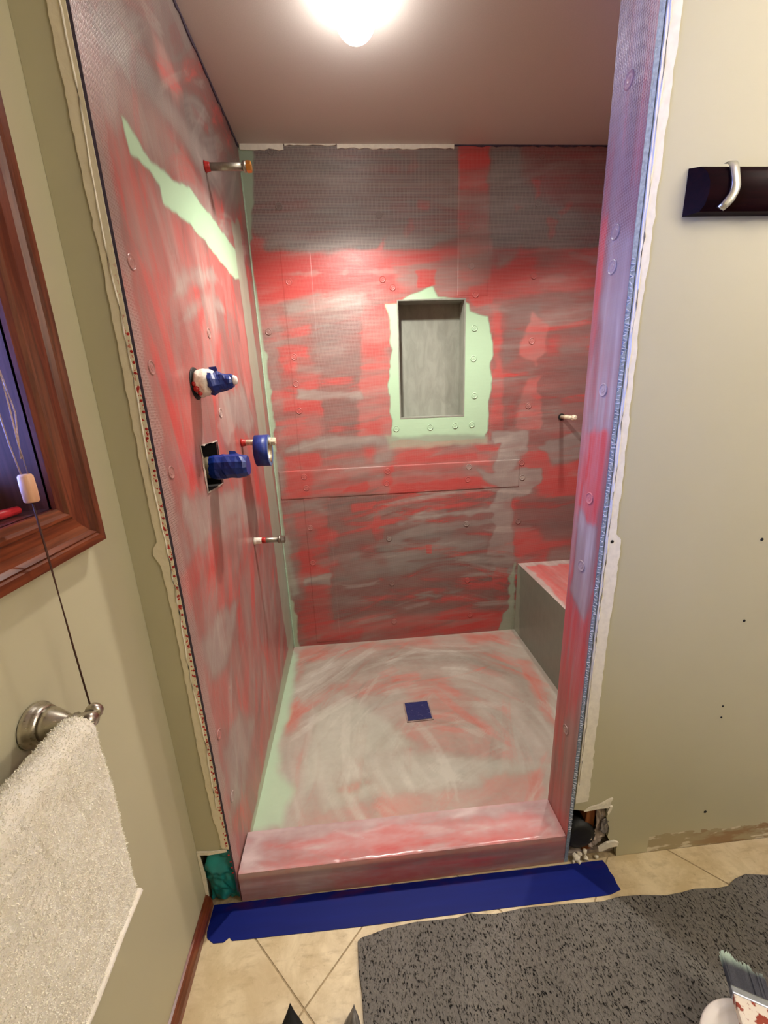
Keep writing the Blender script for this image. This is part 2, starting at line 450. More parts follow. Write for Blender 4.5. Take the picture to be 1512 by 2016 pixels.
def mat_rubber():
    t = NT('grey_looped_mat', 0.85, 0.25)
    n = t.noise(t.pos((240, 150, 60), (0, 0, 0.62)), 1.0, 2, 0.6); n2 = t.noise(t.pos((420, 180, 60), (0, 0, 0.62)), 1.0, 2)
    n3 = t.noise(t.pos((5, 5, 5)), 1, 2)
    c = t.mix(n2, srgb(84, 81, 78), srgb(134, 130, 124))
    c = t.mix(t.math('MULTIPLY', t.ramp(n3, 0.4, 0.7), 0.25), c, srgb(70, 67, 64))
    pit = t.ramp(n, 0.40, 0.35)
    c = t.mix(pit, c, srgb(14, 13, 13))
    return t.out(c, None, t.bump(t.math('ADD', t.ramp(n, 0.34, 0.46), t.math('MULTIPLY', n2, 0.4)), 0.8, 0.004))
M['mat'] = mat_rubber()
def terry():
    t = NT('cream_terry_towel', 0.95, 0.15)
    p = t.pos(); n = t.noise(p, 260, 4, 0.7); n2 = t.noise(p, 45, 4, 0.6)
    c = t.mix(t.ramp(n2, 0.3, 0.7), srgb(248, 240, 224), srgb(254, 249, 238))
    nb = t.bump(t.math('ADD', n, t.math('MULTIPLY', n2, 0.8)), 0.6, 0.003)
    t.b.inputs['Sheen Weight'].default_value = 0.4
    return t.out(c, None, nb)
M['terry'] = terry()
M['cord'] = plain('blind_cord', srgb(182, 152, 142), 0.8, 400, 0.2)
M['darkcord'] = plain('dark_blind_cord', srgb(70, 36, 24), 0.8, 400, 0.2)
M['redpen'] = plain('red_plastic_handle', srgb(196, 44, 52), 0.35, 30, 0.1)
M['teal'] = plain('teal_plastic_sheet', srgb(14, 124, 122), 0.45, 12, 0.1, 0.1, 0.001)
M['tornpaper'] = plain('torn_drywall_paper', srgb(238, 230, 212), 0.8, 90, 0.1, 0.5, 0.002)
M['greypaper'] = plain('torn_grey_paper', srgb(176, 160, 148), 0.8, 60, 0.25, 0.6, 0.003)
M['foil'] = plain('grey_tape_patch', srgb(118, 112, 110), 0.35, 50, 0.2, 0.5, 0.002)
M['whiteplastic'] = plain('white_plastic_tub', srgb(236, 230, 228), 0.4, 30, 0.03, 0.05)
M['clearbag'] = plain('grey_plastic_bag', srgb(120, 116, 112), 0.35, 50, 0.4, 0.6, 0.004)
M['blackbag'] = plain('black_cloth', srgb(6, 6, 6), 0.8, 80, 0.3, 0.3, 0.001)
def bristle():
    t = NT('brush_bristle', 0.6, 0.4)
    g = t.n('ShaderNodeTexCoord').outputs['Object']; s = t.n('ShaderNodeSeparateXYZ'); t.link(g, s.inputs[0])
    n = t.noise(t.pos((500, 500, 8)), 1, 3)
    tip = t.ramp(s.outputs[2], 0.040, 0.066)
    c = t.mix(n, srgb(34, 34, 44), srgb(84, 86, 98)); c = t.mix(tip, c, srgb(178, 200, 186))
    return t.out(c)
M['bristle'] = bristle()
def ferrule():
    t = NT('painted_ferrule', 0.4, 0.5)
    n = t.noise(t.pos((70, 70, 70)), 1, 4)
    c = t.mix(t.ramp(n, 0.50, 0.58), srgb(236, 226, 214), srgb(150, 60, 44))
    return t.out(c, None, t.bump(n, 0.2, 0.002))
M['ferrule'] = ferrule()
M['band'] = metal('brush_metal_band', srgb(190, 198, 216), 0.3)
def niche_mat():
    t = NT('grey_niche_liner', 0.38, 0.5)
    n = t.noise(t.pos((26, 26, 9), (0.2, 0, 0.3)), 1, 5, 0.6, 0.8); n2 = t.noise(t.pos((40, 40, 40)), 1, 3)
    c = t.mix(t.ramp(n, 0.3, 0.72), srgb(140, 143, 132), srgb(156, 159, 148))
    return t.out(c, None, t.bump(n, 0.2, 0.002))
M['niche'] = niche_mat()
def glow(name, col, st):
    t = NT(name); t.b.inputs['Emission Color'].default_value = (*col, 1); t.b.inputs['Emission Strength'].default_value = st
    t.b.inputs['Base Color'].default_value = (0.9, 0.9, 0.88, 1)
    return t.m
M['bulb'] = glow('lit_bulb', (1.0, 0.97, 0.94), SHOWER_BULB)
M['fill'] = glow('lit_fill_globe', (1.0, 0.91, 0.79), FILL_GLOBE)
M['vbulb'] = glow('lit_room_globe', (1.0, 0.91, 0.79), ROOM_GLOBE)
def glass():
    t = NT('window_glass', 0.02, 0.5); tr = t.n('ShaderNodeBsdfTransparent'); gl = t.n('ShaderNodeBsdfGlossy'); gl.inputs['Roughness'].default_value = 0.02
    fr = t.n('ShaderNodeFresnel'); mx = t.n('ShaderNodeMixShader')
    t.link(fr.outputs[0], mx.inputs[0]); t.link(tr.outputs[0], mx.inputs[1]); t.link(gl.outputs[0], mx.inputs[2])
    t.link(mx.outputs[0], t.t.nodes['Material Output'].inputs[0]); return t.m
M['glass'] = glass()

# ------------------------------------------------------------------ painted shower surfaces
M['paint_back'] = paint_mat('membrane_back', (0, 2), fine=(10, 10, 90))
M['paint_left'] = paint_mat('membrane_left', (1, 2), fine=(10, 80, 12))
M['paint_floor'] = paint_mat('membrane_floor', (0, 1), fine=(40, 60, 40), rough=0.42, haze=srgb(200, 188, 180))
M['paint_jamb'] = paint_mat('membrane_jamb', (1, 2), fine=(14, 140, 9))
M['paint_curb'] = paint_mat('membrane_curb', (0, 1), fine=(30, 60, 60), rough=0.21, haze=srgb(202, 182, 182))
M['paint_wash'] = paint_mat('membrane_fastener', (0, 2), obj_color=True)

PB = Paint((0.64, 0.12, 0, 0.55), 1, B, lambda u, v: (u, v-0.10*u+0.07*(u-0.75)**2), 3)
A = PB.add
# grey board, upper left
A([(480,270),(904,270),(902,466),(862,478),(846,492),(700,494),(508,494),(498,470),(490,400)], r=0.16, h=0.06, w=1.0, soft=0.006, wob=0.006)
A([(497,280),(902,280),(902,330),(700,350),(497,330)], r=0.20, soft=0.03, a=0.6)
A([(520,466),(900,462),(900,480),(520,492)], h=0.35, r=0.12, a=0.6)
A([(786,296),(822,300),(824,330),(800,348),(796,340),(812,318)], r=0.42, soft=0.006)
A([(806,428),(816,430),(816,450),(800,462),(796,456)], r=0.5, soft=0.005)
A([(826,398),(842,402),(842,414),(824,410)], r=0.6, soft=0.005)
A([(748,466),(761,466),(759,480),(749,490)], r=0.9, soft=0.005)
# vertical tape, upper centre
A([(902,270),(966,270),(968,382),(903,380)], r=0.85, h=0.0, w=0.25, soft=0.005, wob=0.004)
A([(903,376),(968,376),(968,472),(902,472)], r=0.55, h=0.18, w=0.6, soft=0.012)
# grey board, upper right
A([(966,270),(1215,270),(1212,490),(964,490)], r=0.24, h=0.02, w=0.8, soft=0.005, wob=0.004)
A([(966,300),(1022,296),(1026,350),(1060,390),(1120,412),(1190,424),(1190,488),(966,488)], r=0.06, h=0.10, w=1.0, soft=0.012)
A([(1030,270),(1215,270),(1215,420),(1090,398),(1030,340)], r=0.42, h=0.0, w=0.5, soft=0.012)
for q in ([(1046,352),(1062,358),(1064,385),(1052,396),(1056,372)], [(1010,404),(1036,398),(1034,414),(1016,414)], [(1080,432),(1096,436),(1092,470),(1082,472)], [(1100,416),(1122,402),(1124,414),(1104,428)]):
    A(q, r=0.62, soft=0.005)
# red band
A([(488,494),(846,492),(1195,490),(1185,566),(1000,588),(760,576),(560,594),(494,606)], r=0.80, h=0.06, w=0.45, soft=0.006)
A([(498,512),(640,500),(776,500),(776,572),(700,576),(545,594),(500,560)], r=1.0, h=0.0, w=0.2)
A([(776,522),(905,500),(970,496),(964,560),(900,574),(820,572),(780,560)], r=0.62, h=0.34)
A([(902,470),(968,470),(966,560),(905,560)], r=0.66, h=0.36, soft=0.006)
A([(985,505),(1016,498),(1012,514),(980,530)], h=0.45, r=0.5)
A([(1000,520),(1024,490),(1058,510),(1040,545),(960,585),(930,574),(970,545)], r=1.0, h=0.0)
A([(1060,500),(1180,494),(1176,520),(1060,522)], r=0.78, h=0.16)
A([(1060,548),(1180,530),(1176,544),(1060,560)], h=0.30, r=0.8, soft=0.006)
A([(500,538),(760,530),(780,536),(620,542),(500,545)], h=0.55, a=0.7, soft=0.004)
A([(495,462),(518,470),(520,520),(500,525)], r=0.85)
# mid left
A([(500,600),(548,596),(560,690),(536,690),(512,700)], r=0.58, h=0.34)
A([(552,596),(640,582),(716,578),(720,604),(640,612),(566,622)], r=0.30, h=0.55)
A([(574,628),(640,622),(722,602),(722,622),(650,632),(584,640)], r=0.35, h=0.55)
A([(548,622),(660,628),(660,652),(560,660)], r=0.82, h=0.06)
A([(612,636),(713,626),(712,740),(706,860),(632,866),(622,740)], r=0.40, h=0.10, w=0.7, soft=0.012)
A([(712,596),(764,606),(772,640),(768,760),(774,850),(770,870),(700,880),(712,720)], r=0.84, h=0.26, w=0.6, soft=0.008)
A([(714,676),(762,676),(762,706),(716,708)], r=1.0, h=0.0)
A([(714,836),(750,836),(748,856),(712,854)], r=1.0, h=0.0)
A([(536,682),(572,676),(604,684),(602,700),(552,722),(540,706)], r=1.0, h=0.0, soft=0.006)
A([(552,712),(584,712),(584,736),(556,738)], r=0.98, h=0.0, soft=0.008)
A([(545,738),(630,736),(630,750),(545,750)], r=0.9, h=0.06)
A([(586,766),(640,770),(712,768),(712,782),(640,786),(590,786)], r=0.3, h=0.62, soft=0.006)
A([(540,790),(634,792),(634,816),(560,812),(546,800)], r=1.0, h=0.0, soft=0.006)
A([(545,820),(630,818),(630,860),(560,872)], r=0.66, h=0.24)
A([(556,884),(600,870),(660,856),(772,862),(772,880),(650,884),(560,896)], r=0.2, h=0.62, soft=0.008)
A([(520,640),(540,640),(566,880),(556,900),(545,880),(530,760)], r=0.6, h=0.30, soft=0.008)
# the band at mid height
A([(556,898),(632,888),(634,918),(560,922)], r=1.0, h=0.0, soft=0.006)
A([(634,886),(740,876),(740,912),(634,918)], r=0.50, h=0.22)
A([(714,878),(738,876),(740,914),(718,914)], r=0.9, h=0.05)
A([(738,876),(782,872),(780,912),(740,914)], r=0.40, h=0.45)
A([(774,876),(982,866),(982,906),(780,914)], r=0.74, h=0.16)
A([(800,902),(940,890),(940,905),(806,915)], r=0.95, h=0.0, soft=0.006)
A([(562,924),(780,912),(990,904),(988,964),(700,978),(566,988)], r=0.72, h=0.20, w=0.25, soft=0.005)
A([(564,926),(612,926),(614,984),(560,988)], r=0.95, h=0.02)
A([(690,958),(722,950),(728,958),(718,968),(660,974)], r=1.0, h=0.0, soft=0.004)
A([(752,922),(772,920),(770,960),(752,956)], r=1.0, h=0.0, soft=0.005)
A([(768,958),(880,944),(990,934),(988,960),(860,968),(760,976)], r=0.98, h=0.0, soft=0.006)
A([(800,932),(920,922),(980,922),(980,930),(860,938)], h=0.35, r=0.7, soft=0.006)
# grey-brown board, lower
A([(640,988),(760,976),(988,964),(1006,1060),(1004,1180),(984,1212),(800,1220),(652,1226)], r=0.40, h=0.10, w=0.55, soft=0.006)
A([(744,980),(986,966),(986,998),(840,1004),(748,1012)], r=0.62, h=0.06)
A([(690,990),(740,984),(736,1005),(692,1010)], r=0.9, h=0.0, soft=0.006)
A([(780,1028),(830,1006),(980,1000),(980,1010),(850,1020),(790,1038)], r=0.1, h=0.66, soft=0.006)
A([(748,1066),(830,1032),(980,1022),(980,1030),(850,1044),(770,1076)], r=0.15, h=0.42, soft=0.006)
A([(734,1002),(748,986),(750,1030),(742,1052),(734,1036)], r=0.72, h=0.0, soft=0.004)
A([(734,1042),(756,1040),(754,1062),(740,1062)], r=0.72, h=0.0, soft=0.004)
A([(706,1078),(742,1070),(738,1098),(712,1100)], r=0.78, h=0.0)
A([(744,1076),(860,1046),(960,1056),(966,1110),(900,1122),(770,1128)], r=0.10, h=0.34, soft=0.02)
A([(838,1072),(850,1072),(850,1090),(840,1090)], r=0.85, h=0.0, soft=0.002, wob=0.002)
A([(744,1138),(752,1138),(782,1168),(776,1172)], r=0.85, h=0.0, soft=0.004)
A([(770,1170),(980,1156),(960,1166),(780,1180)], r=0.1, h=0.45, soft=0.006)
A([(872,1172),(900,1164),(970,1146),(972,1164),(900,1178),(874,1182)], r=0.72, h=0.0, soft=0.008)
A([(660,1110),(740,1100),(770,1130),(660,1150)], r=0.22, h=0.22)
A([(655,1160),(780,1140),(980,1120),(980,1140),(800,1160),(660,1180)], r=0.52, h=0.08, soft=0.015)
A([(600,1230),(780,1212),(985,1200),(1000,1244),(580,1280)], r=0.72, h=0.20, w=0.2)
A([(600,1262),(712,1240),(712,1262),(600,1278)], r=0.92, h=0.0)
A([(810,1236),(985,1220),(985,1236),(810,1252)], r=0.85, h=0.04)
# lower left tape column
A([(566,986),(642,984),(656,1228),(596,1262),(580,1150)], r=0.74, h=0.14, w=0.25, soft=0.006)
A([(578,990),(640,986),(640,1010),(580,1014)], r=0.42, h=0.40)
A([(620,1036),(660,1038),(664,1072),(630,1074)], r=0.95, h=0.0)
A([(586,1082),(604,1080),(648,1128),(590,1132)], r=0.95, h=0.0)
A([(592,1136),(650,1128),(648,1148),(600,1152)], r=0.2, h=0.66, soft=0.006)
A([(600,1158),(642,1156),(652,1238),(606,1262),(586,1210)], r=0.88, h=0.04)
A([(642,1098),(670,1098),(672,1118),(644,1120)], r=0.8, h=0.0)
A([(560,1000),(578,1000),(598,1180),(580,1180)], r=0.45, h=0.34)
# right of the niche
A([(968,596),(1185,566),(1172,800),(1160,880),(968,876)], r=0.48, h=0.10, w=0.25, soft=0.01)
A([(962,600),(988,596),(992,860),(960,866),(974,700)], r=0.84, h=0.14, soft=0.008)
A([(1000,610),(1064,596),(1060,650),(1020,704),(990,720),(994,640)], r=0.30, h=0.12, soft=0.012)
A([(1048,616),(1074,640),(1072,690),(1056,716),(1018,700),(1034,650)], r=0.80, h=0.30, soft=0.006)
A([(1040,748),(1062,744),(1064,846),(1010,846),(1024,780)], r=0.86, h=0.22, soft=0.006)
A([(1000,790),(1026,770),(1012,846),(996,846)], r=0.72, h=0.0)
A([(1062,620),(1180,590),(1180,606),(1070,640)], h=0.25, soft=0.012)
A([(1082,668),(1100,666),(1096,694),(1080,696)], r=0.75, h=0.0)
A([(966,848),(1040,850),(1040,890),(1004,926),(990,946),(964,930),(976,896)], r=0.18, h=0.62, soft=0.006)
A([(924,872),(986,872),(986,894),(944,890)], r=1.0, h=0.0, soft=0.004)
A([(1056,880),(1090,864),(1170,846),(1164,888),(1122,912),(1088,916),(1072,892)], r=0.15, h=0.50, soft=0.005)
A([(1018,894),(1070,888),(1088,916),(1122,912),(1150,902),(1146,970),(1060,978),(1036,930)], r=0.90, h=0.02)
A([(940,924),(1000,930),(1064,924),(1066,950),(1030,978),(1008,982),(984,962),(950,944)], r=0.2, h=0.52, soft=0.005)
A([(984,960),(1010,962),(1012,1060),(1014,1096),(954,1096),(974,1036),(964,1000)], r=0.15, h=0.62, soft=0.005)
A([(1010,985),(1160,972),(1154,1062),(1062,1068),(1014,1034)], r=0.34, h=0.08, w=0.4)
A([(1014,1034),(1062,1040),(1066,1066),(1150,1062),(1146,1110),(1020,1112),(1012,1070)], r=0.80, h=0.08)
A([(1084,1082),(1140,1078),(1136,1100),(1080,1104)], r=0.3, h=0.4)
A([(956,1096),(1014,1096),(1012,1124),(972,1120)], r=0.3, h=0.45)
A([(974,1114),(1000,1118),(998,1150),(972,1146)], r=0.92, h=0.0, soft=0.004)
A([(970,1150),(1002,1150),(990,1206),(974,1206)], r=0.62, h=0.10)
# corner tape and mint
A([(1002,1140),(1014,1108),(1014,1244),(984,1238),(992,1210),(1002,1190)], m=0.42, h=0.5, r=0.1, soft=0.006)
A([(468,280),(498,280),(499,400),(494,440),(496,468),(482,490)], m=0.62, h=0.3, r=0.05, w=0, soft=0.006, wob=0.006)
A([(482,470),(490,470),(522,700),(584,1277),(570,1277)], m=0.55, h=0.5, r=0.15, soft=0.004, wob=0.003)
A([(506,682),(522,690),(540,830),(546,890),(528,890)], m=0.72, h=0.5, r=0.1, soft=0.005)
A([(530,890),(556,890),(560,960),(548,980)], h=0.45, r=0.4)
A([(550,1060),(566,1056),(588,1170),(574,1180)], h=0.6, r=0.2, m=0.15)
A([(562,1170),(580,1186),(590,1274),(572,1280)], m=0.68, h=0.5, soft=0.006)
# mint round the niche
A([(757,598),(786,600),(798,586),(826,574),(848,558),(854,568),(862,584),(900,590),(922,600),(926,612),(944,618),(962,622),(968,660),(966,760),(960,846),(954,864),(770,868),(772,838),(766,760),(770,690),(770,630),(758,606)], m=1.0, r=0, h=0, w=0, soft=0.004, wob=0.010, a=1)
A([(760,858),(960,856),(960,874),(766,884)], m=0.35, h=0.4, soft=0.012)
A([(818,534),(858,532),(856,560),(842,570),(824,566)], m=0, r=1.0, h=0.0, soft=0.004, a=1)
A([(924,566),(972,560),(968,596),(950,604),(938,606),(928,594)], m=0, r=0.95, h=0.05, soft=0.006, a=1)

PL = Paint((0.62, 0.17, 0, 0.10), 0, 0.0, lambda u, v: (v-0.5*u, u+0.22*v+0.05*np.sin(v*4.1)), 41, 0.45)
A = PL.add
A([(130,-60),(340,-60),(470,285),(474,420),(440,400),(380,330),(320,250),(250,170),(150,60)], r=0.14, h=0.16, w=0.85, soft=0.03)
A([(250,20),(345,10),(466,285),(470,340),(400,300),(330,200)], r=0.22, h=0.05, w=0.15, soft=0.02)
A([(296,50),(322,90),(360,180),(352,204),(318,150)], r=0.62, h=0.42, soft=0.012)
A([(300,190),(330,200),(400,290),(440,370),(410,350),(350,270)], r=0.2, h=0.55, soft=0.015)
A([(142,40),(160,20),(190,110),(260,180),(340,250),(470,500),(476,560),(430,470),(330,330),(240,230),(196,240)], r=0.55, h=0.46, w=0.35, soft=0.02)
A([(170,130),(200,130),(240,220),(232,240),(200,200)], r=0.5, h=0.4, w=0.6)
A([(236,221),(251,239),(283,302),(311,327),(336,352),(371,369),(396,402),(422,435),(444,465),(464,492),(476,552),(462,548),(374,440),(346,416),(321,399),(314,369),(293,329),(271,316),(256,309),(248,276)], m=1.0, h=0.1, r=0.0, w=0, soft=0.005, wob=0.010, a=1)
A([(150,120),(180,110),(470,1690),(440,1690)], r=0.52, h=0.32, w=0.9, soft=0.006)
A([(200,250),(250,300),(330,400),(330,560),(260,520)], r=0.70, h=0.26, soft=0.02)
A([(322,404),(380,450),(470,560),(486,660),(440,600),(360,520)], r=0.78, h=0.20, soft=0.012)
A([(300,560),(360,520),(400,540),(380,600),(320,640)], r=0.72, h=0.24)
for q in ([(330,600),(360,540),(420,530),(436,560),(420,552),(370,560)], [(350,640),(390,590),(430,590),(440,610),(400,606)]):
    A(q, h=0.62, r=0.4, soft=0.01)
A([(398,610),(420,560),(428,640),(424,760),(404,740)], r=0.62, h=0.52, soft=0.008)
A([(466,600),(482,640),(494,760),(488,800),(474,700)], r=0.86, h=0.30, soft=0.006)
A([(432,760),(450,780),(462,830),(450,880),(428,840)], r=0.68, h=0.50, soft=0.006)
A([(440,790),(480,760),(500,830),(490,860),(462,830)], r=0.25, h=0.55, soft=0.012)
A([(350,800),(384,780),(400,860),(380,880)], r=0.74, h=0.16)
A([(498,860),(510,860),(530,980),(516,980)], r=0.70, h=0.22)
A([(360,980),(404,970),(470,960),(490,1010),(440,1030),(380,1100)], r=0.32, h=0.56, soft=0.012)
A([(500,940),(524,940),(534,1040),(510,1000)], r=0.80, h=0.14)
A([(348,1020),(380,1090),(470,1000),(510,990),(520,1020),(440,1060),(370,1130)], r=0.50, h=0.46, soft=0.02)
A([(360,1140),(388,1060),(402,1100),(380,1180),(372,1210)], r=0.82, h=0.06)
A([(396,1160),(430,1120),(470,1100),(440,1200),(400,1280)], r=0.62, h=0.30)
A([(400,1270),(440,1200),(470,1180),(450,1300),(420,1360)], r=0.28, h=0.52, soft=0.015)
A([(470,1130),(560,1060),(570,1200),(500,1300)], r=0.58, h=0.30, soft=0.02)
A([(410,1340),(450,1320),(460,1420),(430,1440)], r=0.78, h=0.16)
A([(440,1480),(470,1400),(500,1420),(480,1560),(456,1600)], r=0.30, h=0.55, soft=0.02)
A([(456,440),(470,430),(582,1277),(566,1277)], m=0.35, h=0.5, r=0.2, soft=0.006)
A([(575,1240),(578,1290),(505,1640),(492,1640)], m=0.55, h=0.4, soft=0.010)

PF = Paint((0.50, 0.56, 0.16, 0.0), 2, SF, lambda u, v: (np.arctan2(v-0.42, u-0.70)*0.35, np.hypot(u-0.70, (v-0.42)*1.05)+0.10*(fbm(u*3.1, v*3.1, 3, 2)-0.5)+0.06*u), 77, 0.55)
A = PF.add
A([(575,1277),(1012,1243),(1030,1262),(900,1285),(640,1300),(570,1310)], r=0.68, h=0.42)
A([(590,1280),(646,1276),(640,1300),(585,1312)], r=0.95, h=0.18)
A([(700,1272),(850,1258),(846,1268),(720,1284)], r=0.88, h=0.26)
A([(915,1256),(990,1248),(980,1262),(925,1268)], r=0.92, h=0.18)
A([(584,1306),(606,1304),(596,1340),(574,1350)], r=0.82, h=0.30)
A([(552,1400),(590,1380),(596,1400),(590,1440),(556,1450)], r=0.90, h=0.20, soft=0.02)
A([(608,1370),(680,1310),(780,1280),(960,1280),(1040,1330),(1060,1400),(1040,1430),(1010,1340),(900,1310),(760,1310),(660,1350)], r=0.36, h=0.30, soft=0.03)
A([(1020,1300),(1046,1300),(1090,1400),(1098,1440),(1060,1400)], r=0.85, h=0.24, soft=0.012)
A([(650,1350),(740,1340),(860,1330),(940,1370),(920,1440),(840,1450),(880,1400),(780,1360),(700,1380)], r=0.70, h=0.30, soft=0.02)
A([(840,1380),(880,1370),(900,1400),(960,1420),(1000,1500),(900,1500),(800,1470),(780,1440)], r=0.72, h=0.36, soft=0.03)
A([(620,1400),(700,1380),(760,1420),(820,1470),(700,1500),(600,1560),(610,1470)], r=0.18, h=0.80, m=0.26, soft=0.03)
A([(620,1500),(760,1480),(980,1500),(1080,1510),(1000,1540),(760,1560),(640,1600)], r=0.24, h=0.74, m=0.22, soft=0.03)
A([(940,1530),(1060,1520),(1076,1560),(960,1574)], r=0.76, h=0.34, soft=0.015)
A([(600,1610),(700,1586),(800,1566),(1076,1545),(1080,1585),(560,1640)], r=0.72, h=0.42, soft=0.015)
A([(665,1560),(700,1535),(740,1540),(700,1560)], r=0.62, h=0.40, soft=0.012)
A([(575,1280),(585,1290),(572,1400),(545,1470),(552,1520),(580,1560),(566,1600),(556,1632),(490,1640),(530,1480)], m=0.85, h=0.6, r=0.1, soft=0.02)
A([(1010,1240),(1020,1246),(1104,1370),(1098,1380)], h=0.7, r=0.3, soft=0.006)

PJ = Paint((0.66, 0.20, 0, 0.10), 0, JX, lambda u, v: (v*0.7, u*1.4), 91)
A = PJ.add
A([(1200,-400),(1340,-400),(1250,480),(1214,500),(1182,500)], r=0.30, h=0.26, w=1.0, soft=0.03)
A([(1215,60),(1235,60),(1226,300),(1208,420),(1196,400)], r=0.45, h=0.42, w=0.5, soft=0.02)
A([(1182,420),(1200,420),(1186,640),(1160,700)], r=0.84, h=0.08, soft=0.008)
A([(1200,470),(1246,470),(1228,700),(1206,850),(1160,850),(1174,720),(1190,600)], r=0.30, h=0.58, soft=0.010)
A([(1150,850),(1196,850),(1186,960),(1176,1036),(1160,1040),(1134,1010)], r=0.92, h=0.12, soft=0.006)
A([(1140,1000),(1150,1030),(1160,1042),(1172,1030),(1178,1046),(1164,1180),(1150,1226),(1124,1160)], r=0.25, h=0.62, soft=0.006)
A([(1120,1180),(1140,1210),(1150,1230),(1170,1190),(1140,1500),(1116,1640),(1074,1590)], r=0.80, h=0.16, soft=0.010)
A([(1110,1420),(1140,1400),(1120,1600),(1100,1600)], r=0.55, h=0.35, soft=0.015)

PC = Paint((0.86, 0.44, 0, 0.0), 2, CH, lambda u, v: (u, v), 113)     # curb, top
PC.add([(480,1636),(1080,1572),(1084,1592),(480,1656)], h=0.72, r=0.4, soft=0.010)
PC.add([(470,1660),(510,1650),(520,1710),(466,1722)], h=0.80, r=0.4, soft=0.010)
PC.add([(500,1690),(1110,1625),(1116,1660),(500,1712)], r=0.82, h=0.34, soft=0.015)
PC.add([(1060,1590),(1080,1580),(1112,1640),(1090,1644)], h=0.7, r=0.4)
PCF = Paint((0.74, 0.30, 0, 0.0), 1, 0.0, lambda u, v: (u, v*1.5), 127)   # curb, front
PCF.add([(470,1725),(640,1705),(640,1750),(474,1772)], r=0.55, h=0.40, soft=0.03)
PBT = Paint((0.86, 0.22, 0, 0.0), 2, BH, lambda u, v: (v, u), 131)          # bench top
PBT.add([(1010,1100),(1025,1106),(1130,1206),(1110,1206)], h=0.75, r=0.2, soft=0.008)
PBT.add([(1010,1100),(1160,1090),(1160,1108),(1018,1116)], h=0.7, r=0.3, soft=0.008)
PBF = Paint((-0.2, 0.06, 0.16, 0.0), 0, BX, lambda u, v: (u+v*0.5, v-u*0.3), 137, 0.5)   # bench front
PBF.add([(1008,1105),(1024,1108),(1022,1246),(1008,1246)], m=0.30, h=0.4, soft=0.008)

PB.dabs(170, (0.0, 1.7, 0.05, 2.02), lambda u, v: 0.10-0.10*(u-0.7), 0.10, 0.26, 0.045, 1, 0.26, 0.14, 0.7)
PB.dabs(60, (0.0, 1.7, 2.0, 2.38), 0.0, 0.12, 0.24, 0.05, 2, 0.10, 0.10, 0.9)
PB.dabs(50, (0.30, 1.25, 0.15, 0.90), lambda u, v: 0.30-0.35*u, 0.10, 0.34, 0.035, 3, 0.30, 0.40, 1.1)
PL.dabs(230, (0.02, 1.16, 0.05, 2.0), lambda u, v: 1.62-0.35*(v < 1.1)*vn(np.array([u*3]), np.array([v*3]), 4)[0]*2, 0.26, 0.28, 0.050, 5, 0.16, 0.14, 1.6)
PL.dabs(60, (0.05, 1.16, 1.9, 2.38), 0.5, 0.4, 0.26, 0.045, 6, 0.2, 0.25, 1.2)
PF.dabs(150, (0.05, 1.25, 0.14, 1.15), lambda u, v: math.atan2(v-0.42, u-0.70)+math.pi/2, 0.25, 0.26, 0.040, 7, 0.26, 0.24, 1.0)
PJ.dabs(60, (0.0, 0.119, 0.1, 2.3), math.pi/2, 0.06, 0.25, 0.020, 8, 0.2, 0.2, 0.3)
PC.dabs(60, (0.0, 0.96, 0.01, 0.11), 0.0, 0.2, 0.12, 0.02, 9, 0.10, 0.12, 0.5)
PCF.dabs(40, (0.0, 0.96, 0.01, 0.10), 0.0, 0.1, 0.16, 0.03, 10, 0.10, 0.08, 0.3)
PBT.dabs(30, (1.28, 1.7, 0.2, 1.18), 1.3, 0.3, 0.2, 0.04, 11, 0.12, 0.08, 0.5)
# ---- back wall with its niche opening
NX0, NX1, NZ0, NZ1 = 0.644, 0.955, 1.282, 1.805
wall_back = sheet('wall_back', PB, lines(0, RX, 0.005, (NX0, NX1)), lines(0.0, CEIL-0.004, 0.005, (NZ0, NZ1)), M['paint_back'], holes=[(NX0, NX1, NZ0, NZ1)], flip=False)
struct(wall_back, 'shower back wall brushed with red, grey and mint membrane')
ND = 0.088
bm = bmesh.new()
box(bm, NX0-0.006, NX1+0.006, B+ND, B+ND+0.008, NZ0-0.006, NZ1+0.006)
nb = obj('niche_back', bm, M['niche'], wall_back); nb['label'] = 'recessed shelf niche lined in grey'
for nm, b in (('niche_side', (NX0-0.006, NX0, B-0.001, B+ND, NZ0, NZ1)), ('niche_side', (NX1, NX1+0.006, B-0.001, B+ND, NZ0, NZ1)),
              ('niche_top', (NX0-0.006, NX1+0.006, B-0.001, B+ND, NZ1, NZ1+0.006)), ('niche_sill', (NX0-0.006, NX1+0.006, B-0.001, B+ND, NZ0-0.006, NZ0))):
    BOX(nm, b, M['niche'], wall_back)
# seam tapes under the membrane: thin raised strips
def seam_tape(u0, u1, v0, v1, of):
    us, vs = lines(u0, u1, 0.006), lines(v0, v1, 0.006)
    us = np.r_[us[0]-0.0012, us, us[-1]+0.0012]; vs = np.r_[vs[0]-0.0012, vs, vs[-1]+0.0012]
    edge = lambda u, v: -of*((u > u0-0.0006) & (u < u1+0.0006) & (v > v0-0.0006) & (v < v1+0.0006))
    return sheet('seam_tape', PB, us, vs, M['paint_back'], wall_back, off=-0.0001, hfun=edge)
for u0, u1, v0, v1, of in ((0.130, 0.262, 0.06, 2.04, 0.0008), (0.922, 1.064, 1.82, 2.385, 0.0008), (0.02, 1.26, 0.90, 1.045, 0.0013)):
    seam_tape(u0, u1, v0, v1, of)
